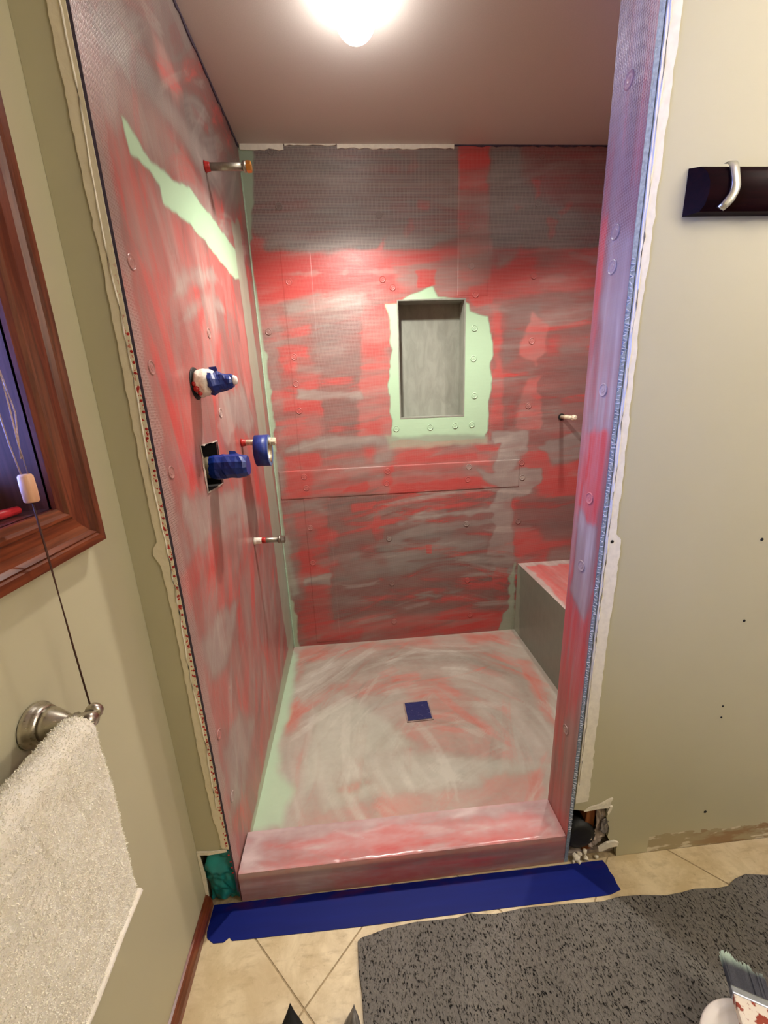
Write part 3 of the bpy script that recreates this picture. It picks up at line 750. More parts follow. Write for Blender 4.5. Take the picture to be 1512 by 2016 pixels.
# washers that hold the boards
def washer_mesh():
    bm = bmesh.new()
    pr = [(0.0185, 0.0), (0.0178, 0.0022), (0.0162, 0.0034), (0.0144, 0.0020), (0.0120, 0.0010), (0.0080, 0.0010), (0.0060, 0.0022), (0.0020, 0.0014)]
    lathe(bm, pr, 'z', 14)
    me = bpy.data.meshes.new('fastener_washer'); bmesh.ops.recalc_face_normals(bm, faces=bm.faces); bm.to_mesh(me); bm.free()
    return me
WM = washer_mesh(); WM.materials.append(M['paint_wash'])
def washers(pxs, P, parent, rot, off):
    for x, y in pxs:
        p = on(x, y, P.ax, P.val); c = P.ev([p[P.k[0]]], [p[P.k[1]]])[0]
        o = bpy.data.objects.new('fastener_washer', WM); COL.objects.link(o); o.parent = parent
        p = p.copy(); p[P.ax] += off; o.location = p; o.rotation_euler = rot
        o.scale = (0.80, 0.80, 0.55)
        o.color = (min(1, c[0]*1.0), min(1, c[1]+0.14*(1-c[2])), c[2], 0)  # tinted paler than the wall: ring highlights put into the colour
washers([(534,298),(549,407),(746,423),(569,555),(753,550),(773,566),(579,703),(583,756),(529,653),(1067,306),(1060,401),(928,451),(928,524),(936,580),
         (934,646),(932,706),(1047,671),(1051,543),(589,809),(599,939),(603,961),(611,1039),(616,1108),(766,1060),(772,1148),(776,1223),(763,928),(761,952),
         (780,844),(847,841),(896,838),(929,836),(934,779),(1040,799),(918,1031),(923,919),(921,944),(1020,1026),(1027,911),(1028,940),(920,1142),(925,1210)],
        PB, wall_back, (math.pi/2, 0, 0), -0.0013)

# ---- left shower wall with the valve opening
VY0, VY1, VZ0, VZ1 = 0.245, 0.375, 1.150, 1.275
wall_left = sheet('wall_left_shower', PL, lines(0, B, 0.005, (VY0, VY1)), lines(0.0, CEIL-0.004, 0.005, (VZ0, VZ1)), M['paint_left'], holes=[(VY0, VY1, VZ0, VZ1)], flip=False)
struct(wall_left, 'left shower wall brushed with dusty pink membrane')
bm = bmesh.new()
box(bm, -0.075, -0.070, VY0-0.02, VY1+0.02, VZ0-0.02, VZ1+0.02)
for b in ((-0.07, -0.0015, VY0-0.006, VY0, VZ0, VZ1), (-0.07, -0.0015, VY1, VY1+0.006, VZ0, VZ1), (-0.07, -0.0015, VY0-0.006, VY1+0.006, VZ0-0.006, VZ0), (-0.07, -0.0015, VY0-0.006, VY1+0.006, VZ1, VZ1+0.006)):
    box(bm, *b)
obj('valve_recess', bm, M['dark'], wall_left)
# torn foil lip round the cut-out
def ragged_frame():
    bm = bmesh.new(); rnd = random.Random(3)
    inn = [(VY0, VZ0), (VY1, VZ0), (VY1, VZ1), (VY0, VZ1)]
    pin = []; pout = []
    for k in range(4):
        a, b = inn[k], inn[(k+1) % 4]
        for j in range(7):
            t = j/7; y = a[0]+(b[0]-a[0])*t; z = a[1]+(b[1]-a[1])*t
            cy, cz = (VY0+VY1)/2, (VZ0+VZ1)/2; L = math.hypot(y-cy, z-cz); dy, dz = (y-cy)/L, (z-cz)/L
            e = rnd.uniform(0.001, 0.006) if k in (0, 3) else rnd.uniform(0.0005, 0.003)
            pin.append((rnd.uniform(0.001, 0.005), y-dy*rnd.uniform(-0.001, 0.003), z-dz*rnd.uniform(-0.001, 0.003))); pout.append((0.0007, y+dy*e, z+dz*e))
    n = len(pin)
    vi = [bm.verts.new(p) for p in pin]; vo = [bm.verts.new(p) for p in pout]
    for i in range(n): bm.faces.new((vi[i], vi[(i+1) % n], vo[(i+1) % n], vo[i]))
    return bm
o = obj('torn_edge', ragged_frame(), M['greypaper'], wall_left)
md = o.modifiers.new('thickness', 'SOLIDIFY'); md.thickness = 0.0012; md.offset = 1
washers([(258,516),(298,724),(337,930),(431,1445),(457,1568),(411,656),(434,813)], PL, wall_left, (0, math.pi/2, 0), 0.0002)
BOX('corner_bead', (0.0, 0.006, B-0.006, B, SF, 2.30), plain('mint_corner_sealant', srgb(178, 206, 180), 0.35, 90, 0.12, 0.3), wall_back, 0.002)

# ---- shower floor, drain, curb, bench
def slope(u, v): return np.clip(0.012*(np.hypot(u-0.617, v-0.624)-0.07), 0, 0.008)
shower_floor = sheet('shower_floor', PF, lines(0, BX, 0.006), lines(CT-0.001, B, 0.006), M['paint_floor'], flip=False, hfun=slope)
tag(shower_floor, 'square shower floor pan swirled with pink and pale membrane', 'shower pan', kind='structure')
BOX('pan_body', (0, BX, CT, B, 0.0, SF-0.002), M['panel_core'], shower_floor)
dr = thing('drain_cover', 'square drain in the shower floor masked with blue tape', 'drain', (0.616, 0.622, SF+0.001))
dr.rotation_euler = (0, 0, 0.02)
BOX('masked_grate', (-0.052, 0.052, -0.052, 0.052, 0.0, 0.005), M['draintape'], dr, 0.001)
bm = bmesh.new()
for b in ((-0.058, -0.052, -0.058, 0.058), (0.052, 0.058, -0.058, 0.058), (-0.052, 0.052, -0.058, -0.052), (-0.052, 0.052, 0.052, 0.058)): box(bm, *b, 0.0, 0.0025)
obj('rim', bm, plain('drain_rim', srgb(158, 138, 130), 0.5), dr)

curb = thing('shower_curb', 'low shower curb coated in glossy pink membrane at the opening', 'curb', (0, 0, 0))
curb['kind'] = 'structure'
o = sheet('curb_top', PC, lines(0.004, JX-0.001, 0.005), lines(0.004, CT, 0.004), M['paint_curb'], curb, hfun=lambda u, v: 0.0022*(fbm(u*30, v*60, 5)-0.5)-0.004*np.clip((0.012-v)/0.012, 0, 1)**2)
o = sheet('curb_front', PCF, lines(0.004, JX-0.001, 0.006), lines(0.0, CH-0.0017, 0.005), M['paint_curb'], curb, flip=True, hfun=lambda u, v: 0.004*np.clip((v-CH+0.016)/0.012, 0, 1)**2)
BOX('curb_body', (0.004, JX-0.001, 0.0045, CT, 0.0, CH-0.0055), plain('curb_core', srgb(150, 88, 88), 0.4, 60), curb, 0.002)
bench = thing('shower_bench', 'built-in shower bench with pink top and bare grey front', 'bench', (0, 0, 0))
sheet('bench_top', PBT, lines(BX, RX, 0.006), lines(CT, B, 0.008), M['paint_floor'], bench)
sheet('bench_front', PBF, lines(CT, B, 0.008), lines(SF, BH, 0.006), M['paint_left'], bench, flip=True)
BOX('bench_body', (BX+0.002, RX, CT+0.001, B-0.001, 0.0, BH-0.002), M['niche'], bench)

# ---- shower right wall and the jamb block of the front wall
struct(BOX('wall_right_shower', (RX, RX+0.02, CT, B, 0, CEIL), M['paint_wash'], None), 'hidden right wall of the shower')
bpy.data.objects['wall_right_shower'].color = (0.55, 0.3, 0, 0)
jamb = sheet('wall_jamb', PJ, lines(0.0, CT, 0.004), lines(0.0, CEIL-0.002, 0.006), M['paint_jamb'], flip=True)
struct(jamb, 'narrow painted return wall at the right of the shower opening')
BOX('jamb_board', (JX+0.0005, JX+0.011, 0.0, CT, 0.0, CEIL-0.002), M['panel_blue'], jamb)
washers([(1239,158),(1212,457),(1206,526),(1188,768),(1161,981),(1145,1114),(1114,1436)], PJ, jamb, (0, -math.pi/2, 0), -0.0003)
# frayed fibres along the board edge
rnd = random.Random(11); bm = bmesh.new()
z = 0.12
while z < 1.62:
    z += rnd.uniform(0.004, 0.010)
    a = rnd.uniform(0.004, 0.011)
    tube(bm, [(JX+rnd.uniform(0.000, 0.003), -0.001, z), (JX+a, -0.0025, z+rnd.uniform(-0.006, 0.004))], 0.0009, 4)
o = obj('frayed_fibre', bm, plain('pale_fibre', srgb(206, 212, 224), 0.6), jamb); o['kind'] = 'stuff'
BOX('jamb_stud', (JX+0.012, JX+0.040, 0.016, CT, 0.22, CEIL-0.002), M['stud'], jamb)
BOX('inner_board', (JX+0.012, RX, CT-0.012, CT, 0.0, CEIL-0.002), M['paint_wash'], jamb).color = (0.55, 0.3, 0, 0)

# ------------------------------------------------------------------ bathroom shell
WT = 0.17
OY0, OY1, OZ0, OZ1 = -0.800, -0.188, 1.226, 2.030      # window opening
bm = bmesh.new()
HY0, HY1, HZ0, HZ1 = OY0-0.014, OY1+0.014, OZ0-0.014, OZ1+0.014
for b in ((XL-WT, XL, ROOM_Y, HY0, 0, CEIL), (XL-WT, XL, HY1, B+0.2, 0, CEIL), (XL-WT, XL, HY0, HY1, 0, HZ0), (XL-WT, XL, HY0, HY1, HZ1, CEIL)):
    box(bm, *b)
wall_l = obj('wall_left', bm, M['wall']); struct(wall_l, 'beige bathroom wall at the left with the window')
struct(BOX('wall_light_stop', (XL-WT, ROOM_R, B+0.12, B+0.2, 0, CEIL), M['dark']), 'added unseen wall behind the shower that shuts out sky light')  # added outer shell, keeps sky light from leaking into the shower
struct(BOX('wall_right', (ROOM_R, ROOM_R+0.1, ROOM_Y, B+0.2, 0, CEIL), M['wall']), 'beige bathroom wall at the far right')
struct(BOX('wall_behind', (XL-WT, ROOM_R+0.1, ROOM_Y-0.1, ROOM_Y, 0, CEIL), M['wall']), 'beige bathroom wall behind the viewer')
ceiling = BOX('ceiling', (XL-WT, ROOM_R+0.1, ROOM_Y-0.1, B+0.2, CEIL, CEIL+0.08), M['ceiling'])
struct(ceiling, 'dim off-white ceiling over shower and bathroom')
# ragged compound left along the ceiling edge
def ragged_strip(pts_lo, pts_hi, ax, a, b):
    return prism(bmesh.new(), pts_lo+pts_hi[::-1], ax, a, b)
rnd = random.Random(5)
for x0, x1, d in ((0.008, 0.185, 0.020), (0.19, 0.40, 0.006), (0.405, 0.90, 0.016)):
    n = max(6, int((x1-x0)/0.018)); lo = []
    for k in range(n+1):
        lo.append((x0+(x1-x0)*k/n, CEIL-d*rnd.uniform(0.75, 1.15) if d > 0.01 else CEIL-d*rnd.uniform(0.3, 1.3)))
    obj('plaster_strip', ragged_strip(lo, [(x0, CEIL), (x1, CEIL)], 1, B-0.006, B-0.0015), M['plaster'], ceiling)
# dark torn joint along the left ceiling edge
n = 40; lo = [(B*k/n+0.0, CEIL-rnd.uniform(0.004, 0.016)) for k in range(n+1)]
obj('joint_gap', ragged_strip(lo, [(0.0, CEIL-0.0005), (B, CEIL-0.0005)], 0, 0.0006, 0.004), M['panel_core'], ceiling)
n = 40; lo = [(0.9+(RX-0.9)*k/n, CEIL-rnd.uniform(0.003, 0.008)) for k in range(n+1)]
obj('joint_gap', ragged_strip(lo, [(0.9, CEIL-0.0005), (RX, CEIL-0.0005)], 1, B-0.004, B-0.0012), M['panel_core'], ceiling)

# ---- front wall left of the opening
rnd = random.Random(8)
bot = [(XL+0.0005, 0.206), (-0.078, 0.198), (-0.062, 0.205), (-0.045, 0.199), (-0.030, 0.207), (-0.0055, 0.203)]
wfl = obj('wall_front_left', prism(bmesh.new(), bot+[(-0.0055, CEIL-0.0005), (XL+0.0005, CEIL-0.0005)], 1, 0.0, 0.012), M['wall'])
struct(wfl, 'narrow olive wall strip left of the shower opening')
left_edge = []
z = CEIL-0.001
while z > 0.215:
    x = -0.0315+0.0016*math.sin(z*9)+rnd.uniform(-0.0016, 0.0016)
    if 1.045 < z < 1.10: x -= 0.013*math.sin((z-1.045)/0.055*math.pi)
    if z < 0.30: x += 0.005
    left_edge.append((x, z)); z -= rnd.uniform(0.008, 0.020)
left_edge.append((-0.022, 0.212))
right_edge = [(-0.0054, 0.207), (-0.0054, CEIL-0.001)]
obj('plaster_band', prism(bmesh.new(), left_edge+right_edge, 1, -0.0022, -0.0001), M['plaster_red'], wfl)
# raised ridge of compound
tube_pts = []
for k in range(70):
    z = 0.35+k*0.029; tube_pts.append((-0.015+0.0018*math.sin(z*14)+rnd.uniform(-0.0012, 0.0012), -0.0021, z))
obj('plaster_ridge', tube(bmesh.new(), tube_pts, [0.0012+0.0010*abs(math.sin(k*1.7)) for k in range(70)], 6), M['plaster'], wfl, True)
o = BOX('board_edge', (-0.0052, -0.0004, -0.0006, 0.03, 0.04, CEIL-0.003), M['panel_core'], wall_left)
# red drips along the bottom of the board edge
bm = bmesh.new()
for k in range(60):
    z = 0.12+k*0.0235+rnd.uniform(-0.008, 0.008)
    lathe(bm, [(0.0002, -0.0016), (rnd.uniform(0.0014, 0.003), -0.0008), (0.003, 0.0)], 'y', 6, (-0.0068+rnd.uniform(-0.003, 0.001), -0.0022, z))
o = obj('red_drip', bm, M['redpaint'], wfl); o['kind'] = 'stuff'

# ---- front wall right of the opening, with the hole broken out at its foot
W0 = JX+0.0130
hole = [(1.1275, 0.0), (1.124, 0.030), (1.128, 0.055), (1.100, 0.062), (1.090, 0.085), (1.092, 0.115), (1.084, 0.140), (1.078, 0.165), (1.083, 0.185), (1.074, 0.206), (1.050, 0.203), (1.030, 0.200), (1.008, 0.197), (W0, 0.206)]
pts = hole+[(W0, CEIL-0.0005), (ROOM_R, CEIL-0.0005), (ROOM_R, 0.0)]
wfr = obj('wall_front_right', prism(bmesh.new(), pts, 1, 0.0, 0.0125), M['wall_right'])
struct(wfr, 'beige wall right of the shower opening, broken open at its foot')
rnd = random.Random(21); re = []; z = 0.235
while z < CEIL-0.003:
    x = 1.012+rnd.uniform(-0.0022, 0.0018)+0.002*math.sin(z*7)
    if z > 1.045: x -= 0.016
    if z > 1.6: x += 0.003
    re.append((x, z)); z += rnd.uniform(0.008, 0.022)
le = []; z = CEIL-0.003
while z > 0.235:
    le.append((W0+0.0008+rnd.uniform(-0.0008, 0.0012), z)); z -= rnd.uniform(0.01, 0.03)
obj('plaster_band', prism(bmesh.new(), [(W0+0.002, 0.232)]+re+le, 1, -0.0022, -0.0001), M['plaster'], wfr)
tp = []
for k in range(70):
    z = 0.30+k*0.0295; tp.append((W0+0.006+rnd.uniform(-0.0015, 0.0015), -0.0020, z))
obj('plaster_ridge', tube(bmesh.new(), tp, [0.001+0.0012*abs(math.sin(k*2.3)) for k in range(70)], 6), M['plaster'], wfr, True)
# torn paper flaps round the hole
def flap(pts, y0, y1, mat, nm='paper_flap'):
    return obj(nm, prism(bmesh.new(), pts, 1, y0, y1), mat, wfr)
flap([(1.004, 0.199), (1.020, 0.213), (1.050, 0.220), (1.078, 0.237), (1.087, 0.238), (1.082, 0.225), (1.080, 0.213), (1.076, 0.203), (1.050, 0.204), (1.025, 0.201)], -0.0045, -0.0008, M['tornpaper'])
flap([(1.074, 0.188), (1.080, 0.208), (1.088, 0.210), (1.086, 0.196), (1.078, 0.178)], -0.006, -0.001, M['tornpaper'])
flap([(1.062, 0.050), (1.085, 0.066), (1.110, 0.070), (1.124, 0.062), (1.122, 0.048), (1.098, 0.046), (1.074, 0.034), (1.064, 0.036)], -0.006, -0.001, M['tornpaper'])
def crumple(name, pts, y, mat, amp, seed, parent, res=26, belly=0.0, fr=1.0):
    """crumpled sheet filling an xz outline"""
    P = np.array(pts); x0, z0 = P.min(0); x1, z1 = P.max(0)
    nu = res; nv = int(res*1.6); V = []; Fc = []; idx = {}
    def inside(x, z):
        c = False; n = len(P)
        for i in range(n):
            a, b = P[i], P[(i+1) % n]
            if (a[1] > z) != (b[1] > z) and x < (b[0]-a[0])*(z-a[1])/(b[1]-a[1]+1e-12)+a[0]: c = not c
        return c
    g = [[(x0+(x1-x0)*i/nu, z0+(z1-z0)*j/nv) for j in range(nv+1)] for i in range(nu+1)]
    def vid(i, j):
        if (i, j) not in idx:
            x, z = g[i][j]
            f = float(fbm(np.array([(x*60+z*25)*fr]), np.array([(z*34-x*20)*fr]), seed, 3)[0])
            rid = abs(f-0.5)*2
            u = (x-x0)/(x1-x0); v = (z-z0)/(z1-z0)
            V.append((x, y-amp*rid-belly*math.sin(math.pi*u)*math.sin(math.pi*v), z)); idx[(i, j)] = len(V)-1
        return idx[(i, j)]
    for i in range(nu):
        for j in range(nv):
            cx = (g[i][j][0]+g[i+1][j][0])/2; cz = (g[i][j][1]+g[i][j+1][1])/2
            if inside(cx, cz): Fc.append((vid(i, j), vid(i+1, j), vid(i+1, j+1), vid(i, j+1)))
    o = pyd(name, V, Fc, mat, parent, True)
    md = o.modifiers.new('thickness', 'SOLIDIFY'); md.thickness = 0.002
    return o
crumple('torn_paper', [(1.052, 0.198), (1.080, 0.196), (1.080, 0.165), (1.086, 0.14), (1.092, 0.11), (1.088, 0.075), (1.07, 0.05), (1.045, 0.03), (1.036, 0.06), (1.052, 0.08), (1.056, 0.13)], 0.013, M['greypaper'], 0.016, 4, wfr)
crumple('torn_paper', [(1.068, 0.150), (1.080, 0.156), (1.092, 0.135), (1.092, 0.100), (1.080, 0.094), (1.064, 0.110)], 0.003, M['foil'], 0.008, 9, wfr, 14)
BOX('cavity_back', (JX+0.012, 1.16, 0.088, 0.106, 0.0, 0.26), M['dark'], wfr)
BOX('floor_plate', (JX+0.012, 1.125, 0.015, 0.087, 0.0, 0.012), M['greypaper'], wfr, 0.001)
BOX('hidden_stud', (1.028, 1.056, 0.020, 0.086, 0.012, 0.26), M['stud'], wfr)
o = obj('black_pipe_end', lathe(bmesh.new(), [(0.030, -0.02), (0.046, -0.018), (0.048, 0.03), (0.045, 0.031)], 'y', 20, (1.012, 0.028, 0.082)), M['black'], wfr, True)
# rubble in the hole
for k in range(9):
    s = rnd.uniform(0.004, 0.010); x = rnd.uniform(0.985, 1.075); y = rnd.uniform(-0.010, 0.012)
    bm = bmesh.new(); bmesh.ops.create_icosphere(bm, subdivisions=1, radius=s)
    for v in bm.verts: v.co *= rnd.uniform(0.7, 1.25)
    o = obj('plaster_crumb', bm, M['tornpaper'], None, loc=(x, y, s*0.9+0.0015 if y < 0 else 0.018))
    tag(o, 'crumb of broken plaster beside the hole at the wall foot', 'rubble', 'plaster crumbs under the broken wall')
# small screw holes and marks
hm = bmesh.new(); lathe(hm, [(0.0052, 0.0), (0.0048, -0.0008), (0.0034, -0.0012), (0.0030, -0.0004)], 'y', 12)
hme = bpy.data.meshes.new('screw_hole'); bmesh.ops.recalc_face_normals(hm, faces=hm.faces); hm.to_mesh(hme); hm.free(); hme.materials.append(M['dark'])
for px, py, s in ((1500,1062,0.8), (1465,1222,0.7), (1423,1390,0.55), (1420,1412,0.55), (1388,1598,0.9), (1204,1066,0.8)):
    p = on(px, py, 1, 0.0); o = bpy.data.objects.new('screw_hole', hme); COL.objects.link(o); o.parent = wfr
    o.location = (p[0], -0.0002 if px > 1300 else -0.0022, p[2]); o.scale = (s, 1, s)

# ---- hole left of the curb, stuffed with teal plastic
BOX('cavity_back', (XL+0.001, -0.001, 0.07, 0.08, 0.0, 0.24), M['dark'], wfl)
o = crumple('plastic_wad', [(-0.082, 0.004), (-0.004, 0.004), (-0.003, 0.10), (-0.008, 0.19), (-0.03, 0.200), (-0.066, 0.190), (-0.086, 0.13), (-0.080, 0.05)], 0.016, M['teal'], 0.030, 14, None, 44, 0.012, 0.30)
tag(o, 'crumpled teal plastic stuffed into the hole left of the curb', 'plastic sheet')
flap2 = obj('paper_flap', prism(bmesh.new(), [(XL+0.001, 0.20), (-0.086, 0.207), (-0.080, 0.12), (-0.084, 0.03), (XL+0.001, 0.05)], 1, -0.003, 0.0), M['tornpaper'], wfl)
obj('paper_flap', prism(bmesh.new(), [(XL+0.001, 0.200), (-0.06, 0.196), (-0.012, 0.200), (-0.012, 0.207), (-0.05, 0.206), (XL+0.001, 0.211)], 1, -0.004, -0.0005), M['tornpaper'], wfl)

# ---- bathroom floor: diagonal tiles on a grout bed
floor = BOX('floor', (XL-WT, ROOM_R+0.1, ROOM_Y-0.1, B+0.2, -0.06, -0.0015), M['grout']); struct(floor, 'bathroom floor of beige stone tiles laid diagonally')
PT = 0.4668; GR = 0.004
def clip(poly, ax, v, keep_less):
    out = []
    for i in range(len(poly)):
        a, b = poly[i], poly[(i+1) % len(poly)]
        ia = (a[ax] <= v) == keep_less or a[ax] == v; ib = (b[ax] <= v) == keep_less or b[ax] == v
        if ia: out.append(a)
        if ia != ib:
            t = (v-a[ax])/(b[ax]-a[ax]); out.append(tuple(a[k]+(b[k]-a[k])*t for k in range(2)))
    return out
r2 = math.sqrt(0.5)
for i in range(-8, 9):
    for j in range(-8, 9):
        # s = (x+y)/sqrt2 lines at -0.0212 + i*PT ; t = (x-y)/sqrt2 lines at 0.311 + j*PT
        s0 = -0.0212+i*PT+GR/2; s1 = s0+PT-GR; t0 = 0.311+j*PT+GR/2; t1 = t0+PT-GR
        q = [((s+t)*r2, (s-t)*r2) for s, t in ((s0, t0), (s1, t0), (s1, t1), (s0, t1))]
        for ax, v, less in ((0, XL+0.001, False), (0, ROOM_R-0.001, True), (1, -0.001, True), (1, ROOM_Y+0.001, False)):
            if q: q = clip(q, ax, v, less)
        if len(q) < 3: continue
        ar = abs(sum(q[k][0]*q[(k+1) % len(q)][1]-q[(k+1) % len(q)][0]*q[k][1] for k in range(len(q))))/2
        if ar < 1e-4: continue
        obj('floor_tile', prism(bmesh.new(), q, 2, -0.0014, 0.0), M['tile'], floor)

# ---- baseboard on the left wall
bm = prism(bmesh.new(), [(XL+0.0005, 0.0005), (XL+0.015, 0.0005), (XL+0.0145, 0.020), (XL+0.010, 0.036), (XL+0.006, 0.046), (XL+0.0005, 0.048)], 1, ROOM_Y+0.01, -0.001)
struct(obj('baseboard_left', bm, M['mahogany_h']), 'low mahogany baseboard along the left wall')

# ---- window
win = bpy.data.objects.new('window_1', None); COL.objects.link(win); win.location = (0, 0, 0); struct(win, 'mahogany framed window at the left edge')
prof = [(0.0, 0.0), (0.0, 0.011), (0.010, 0.014), (0.014, 0.019), (0.019, 0.019), (0.022, 0.016), (0.040, 0.0165), (0.052, 0.020), (0.058, 0.026), (0.061, 0.0235), (0.064, 0.0275), (0.078, 0.0275), (0.078, 0.0)]
def casing(side):
    bm = bmesh.new(); rows = [[], []]
    for d, t in prof:
        x = XL+0.0003+t; y0, y1, z0, z1 = OY0-d, OY1+d, OZ0-d, OZ1+d
        a, b = {'r': ((x, y1, z0), (x, y1, z1)), 'l': ((x, y0, z0), (x, y0, z1)), 'b': ((x, y0, z0), (x, y1, z0)), 't': ((x, y0, z1), (x, y1, z1))}[side]
        rows[0].append(bm.verts.new(a)); rows[1].append(bm.verts.new(b))
    for i in range(len(prof)-1): bm.faces.new((rows[0][i], rows[0][i+1], rows[1][i+1], rows[1][i]))
    bm.faces.new(rows[0]); bm.faces.new(rows[1][::-1])
    return bm
for s in 'rlbt': obj('casing_board', casing(s), M['mahogany_v'] if s in 'rl' else M['mahogany_h'], win)
GX = XL-WT+0.035
for b in ((GX-0.03, XL+0.004, OY1, OY1+0.013, OZ0-0.013, OZ1+0.013), (GX-0.03, XL+0.004, OY0-0.013, OY0, OZ0-0.013, OZ1+0.013),
          (GX-0.03, XL+0.004, OY0, OY1, OZ1, OZ1+0.013), (GX-0.03, XL+0.004, OY0, OY1, OZ0-0.013, OZ0)):
    BOX('reveal_board', b, M['mahogany_dark'], win)
for b in ((GX-0.012, GX+0.030, OY1-0.020, OY1-0.0005, OZ0+0.001, OZ1-0.001), (GX-0.012, GX+0.030, OY0+0.0005, OY0+0.030, OZ0+0.001, OZ1-0.001),
          (GX-0.012, GX+0.030, OY0+0.031, OY1-0.0205, OZ0+0.001, OZ0+0.045), (GX-0.012, GX+0.030, OY0+0.031, OY1-0.0205, OZ1-0.045, OZ1-0.001)):
    BOX('sash_rail', b, M['mahogany_dark'], win, 0.003)
BOX('pane', (GX-0.003, GX+0.001, OY0+0.030, OY1-0.019, OZ0+0.044, OZ1-0.044), M['glass'], win)

# ------------------------------------------------------------------ lamps
BLX, BLY, BLZ = 0.470, 0.520, 2.350
lamp = thing('ceiling_bulb', 'glowing bare globe bulb on the shower ceiling', 'light bulb')
obj('lamp_holder', lathe(bmesh.new(), [(0.062, CEIL-0.0005), (0.062, CEIL-0.006), (0.050, CEIL-0.009), (0.044, CEIL-0.010)], 'z', 32, (BLX, BLY, 0)), M['whiteplastic'], lamp, True)
pr = []
R_ = 0.056
for k in range(15):
    a = -math.pi/2+k*(math.pi*0.66)/14
    pr.append((max(0.0004, R_*math.cos(a)), BLZ+R_*math.sin(a)))
pr.append((0.040, CEIL-0.0105))
obj('globe', lathe(bmesh.new(), pr, 'z', 32, (BLX, BLY, 0)), M['bulb'], lamp, True)
def spot(name, loc, power, angle, blend, col, size=0.035, parent=None):
    l = bpy.data.lights.new(name, 'SPOT'); l.energy = power; l.spot_size = math.radians(angle); l.spot_blend = blend; l.color = col; l.shadow_soft_size = size
    o = bpy.data.objects.new(name, l); COL.objects.link(o); o.location = loc
    if parent: o.parent = parent
    return o
sp_ = spot('bulb_light', (BLX, BLY+0.05, BLZ-R_-0.012), SHOWER_SPOT, 128, 0.9, SHOWER_COL, 0.035, lamp)
sp_.rotation_euler = (math.radians(11), 0, 0)      # the lamp is tipped a little towards the back wall
# second recessed lamp of the shower ceiling, over the bench (hidden by the jamb; throws the stub pipe's shadow)
l2 = thing('recessed_lamp', 'recessed ceiling lamp above the shower bench behind the jamb', 'lamp')
bm = lathe(bmesh.new(), [(0.062, CEIL-0.0004), (0.062, CEIL-0.004), (0.048, CEIL-0.005), (0.046, CEIL-0.0012)], 'z', 28, (1.375, 0.66, 0))
obj('trim_ring', bm, M['whiteplastic'], l2, True)
obj('lens', lathe(bmesh.new(), [(0.045, CEIL-0.0010), (0.044, CEIL-0.004), (0.03, CEIL-0.0052)], 'z', 28, (1.375, 0.66, 0)), M['bulb'], l2, True)
spot('recessed_light', (1.375, 0.66, CEIL-0.03), CORNER_SPOT, 104, 0.6, SHOWER_COL, 0.03, l2)
# three-globe lamp on the bathroom ceiling, out of frame at the right
van = thing('ceiling_light', 'three-globe bathroom ceiling light right of the viewer', 'lamp')
BOX('backplate', (1.40, 1.62, -0.98, -0.42, CEIL-0.022, CEIL-0.0005), M['satin'], van, 0.004)
for y in (-0.50, -0.70, -0.90):
    obj('stem', tube(bmesh.new(), [(1.51, y, CEIL-0.023), (1.51, y, CEIL-0.040)], 0.012), M['satin'], van)
    bm = bmesh.new(); bmesh.ops.create_icosphere(bm, subdivisions=2, radius=0.055)
    bmesh.ops.translate(bm, verts=bm.verts, vec=(1.51, y, CEIL-0.094))
    obj('globe', bm, M['vbulb'], van, True)

# fill lamp added on the right wall, unseen, to brighten left wall and towel
van = thing('added_fill_light', 'added three-globe fill light, unseen, on the far right bathroom wall', 'lamp')
BOX('backplate', (ROOM_R-0.025, ROOM_R-0.001, -1.35, -0.65, 1.98, 2.08), M['satin'], van, 0.004)
for y in (-0.75, -1.00, -1.25):
    obj('arm', tube(bmesh.new(), [(ROOM_R-0.026, y, 2.03), (ROOM_R-0.10, y, 2.03)], 0.012), M['satin'], van)
    bm = bmesh.new(); bmesh.ops.create_icosphere(bm, subdivisions=2, radius=0.06)
    bmesh.ops.translate(bm, verts=bm.verts, vec=(ROOM_R-0.162, y, 2.03))
    obj('globe', bm, M['fill'], van, True)

# ------------------------------------------------------------------ plumbing on the left shower wall
def nipple(name, label, y, z, L, base_mat, pipe_mat, cap_mat, r=0.0105, red=True, capL=0.022):
    t = thing(name, label, 'pipe', (0, y, z))
    obj('pipe', lathe(bmesh.new(), [(r, 0.001), (r, L-capL+0.002)], 'x', 18), pipe_mat, t, True)
    bm = lathe(bmesh.new(), [(r*1.28, L-capL-0.004), (r*1.42, L-capL-0.002), (r*1.42, L-capL+0.004), (r*1.2, L-capL+0.006)], 'x', 18)
    obj('collar', bm, pipe_mat, t, True)
    bm = lathe(bmesh.new(), [(r*1.35, L-capL+0.006), (r*1.45, L-capL+0.008), (r*1.40, L-0.002), (r*1.0, L)], 'x', 6)
    obj('end_cap', bm, cap_mat, t)
    if base_mat: obj('painted_base', lathe(bmesh.new(), [(r*1.5, 0.0008), (r*1.25, 0.006), (r*1.12, 0.014), (r*1.02, 0.017)], 'x', 16), base_mat, t, True)
    return t
nipple('pipe_stub', 'galvanised pipe stub with brass cap high on the left wall', 0.648, 2.074, 0.140, M['redpaint'], M['galv'], M['brass'])
tp = nipple('pipe_stub', 'cream pipe stub through the blue tape roll', 0.647, 1.243, 0.122, M['redpaint'], M['cream_pipe'], M['cream_pipe'])
lo = nipple('pipe_stub', 'lowest galvanised pipe stub on the left wall, smeared white and red', 0.641, 0.872, 0.118, M['whiterag'], M['galv'], M['galv'])
obj('red_smear', lathe(bmesh.new(), [(0.0108, 0.030), (0.0118, 0.034), (0.0116, 0.042), (0.0107, 0.046)], 'x', 14), M['redpaint'], lo, True)
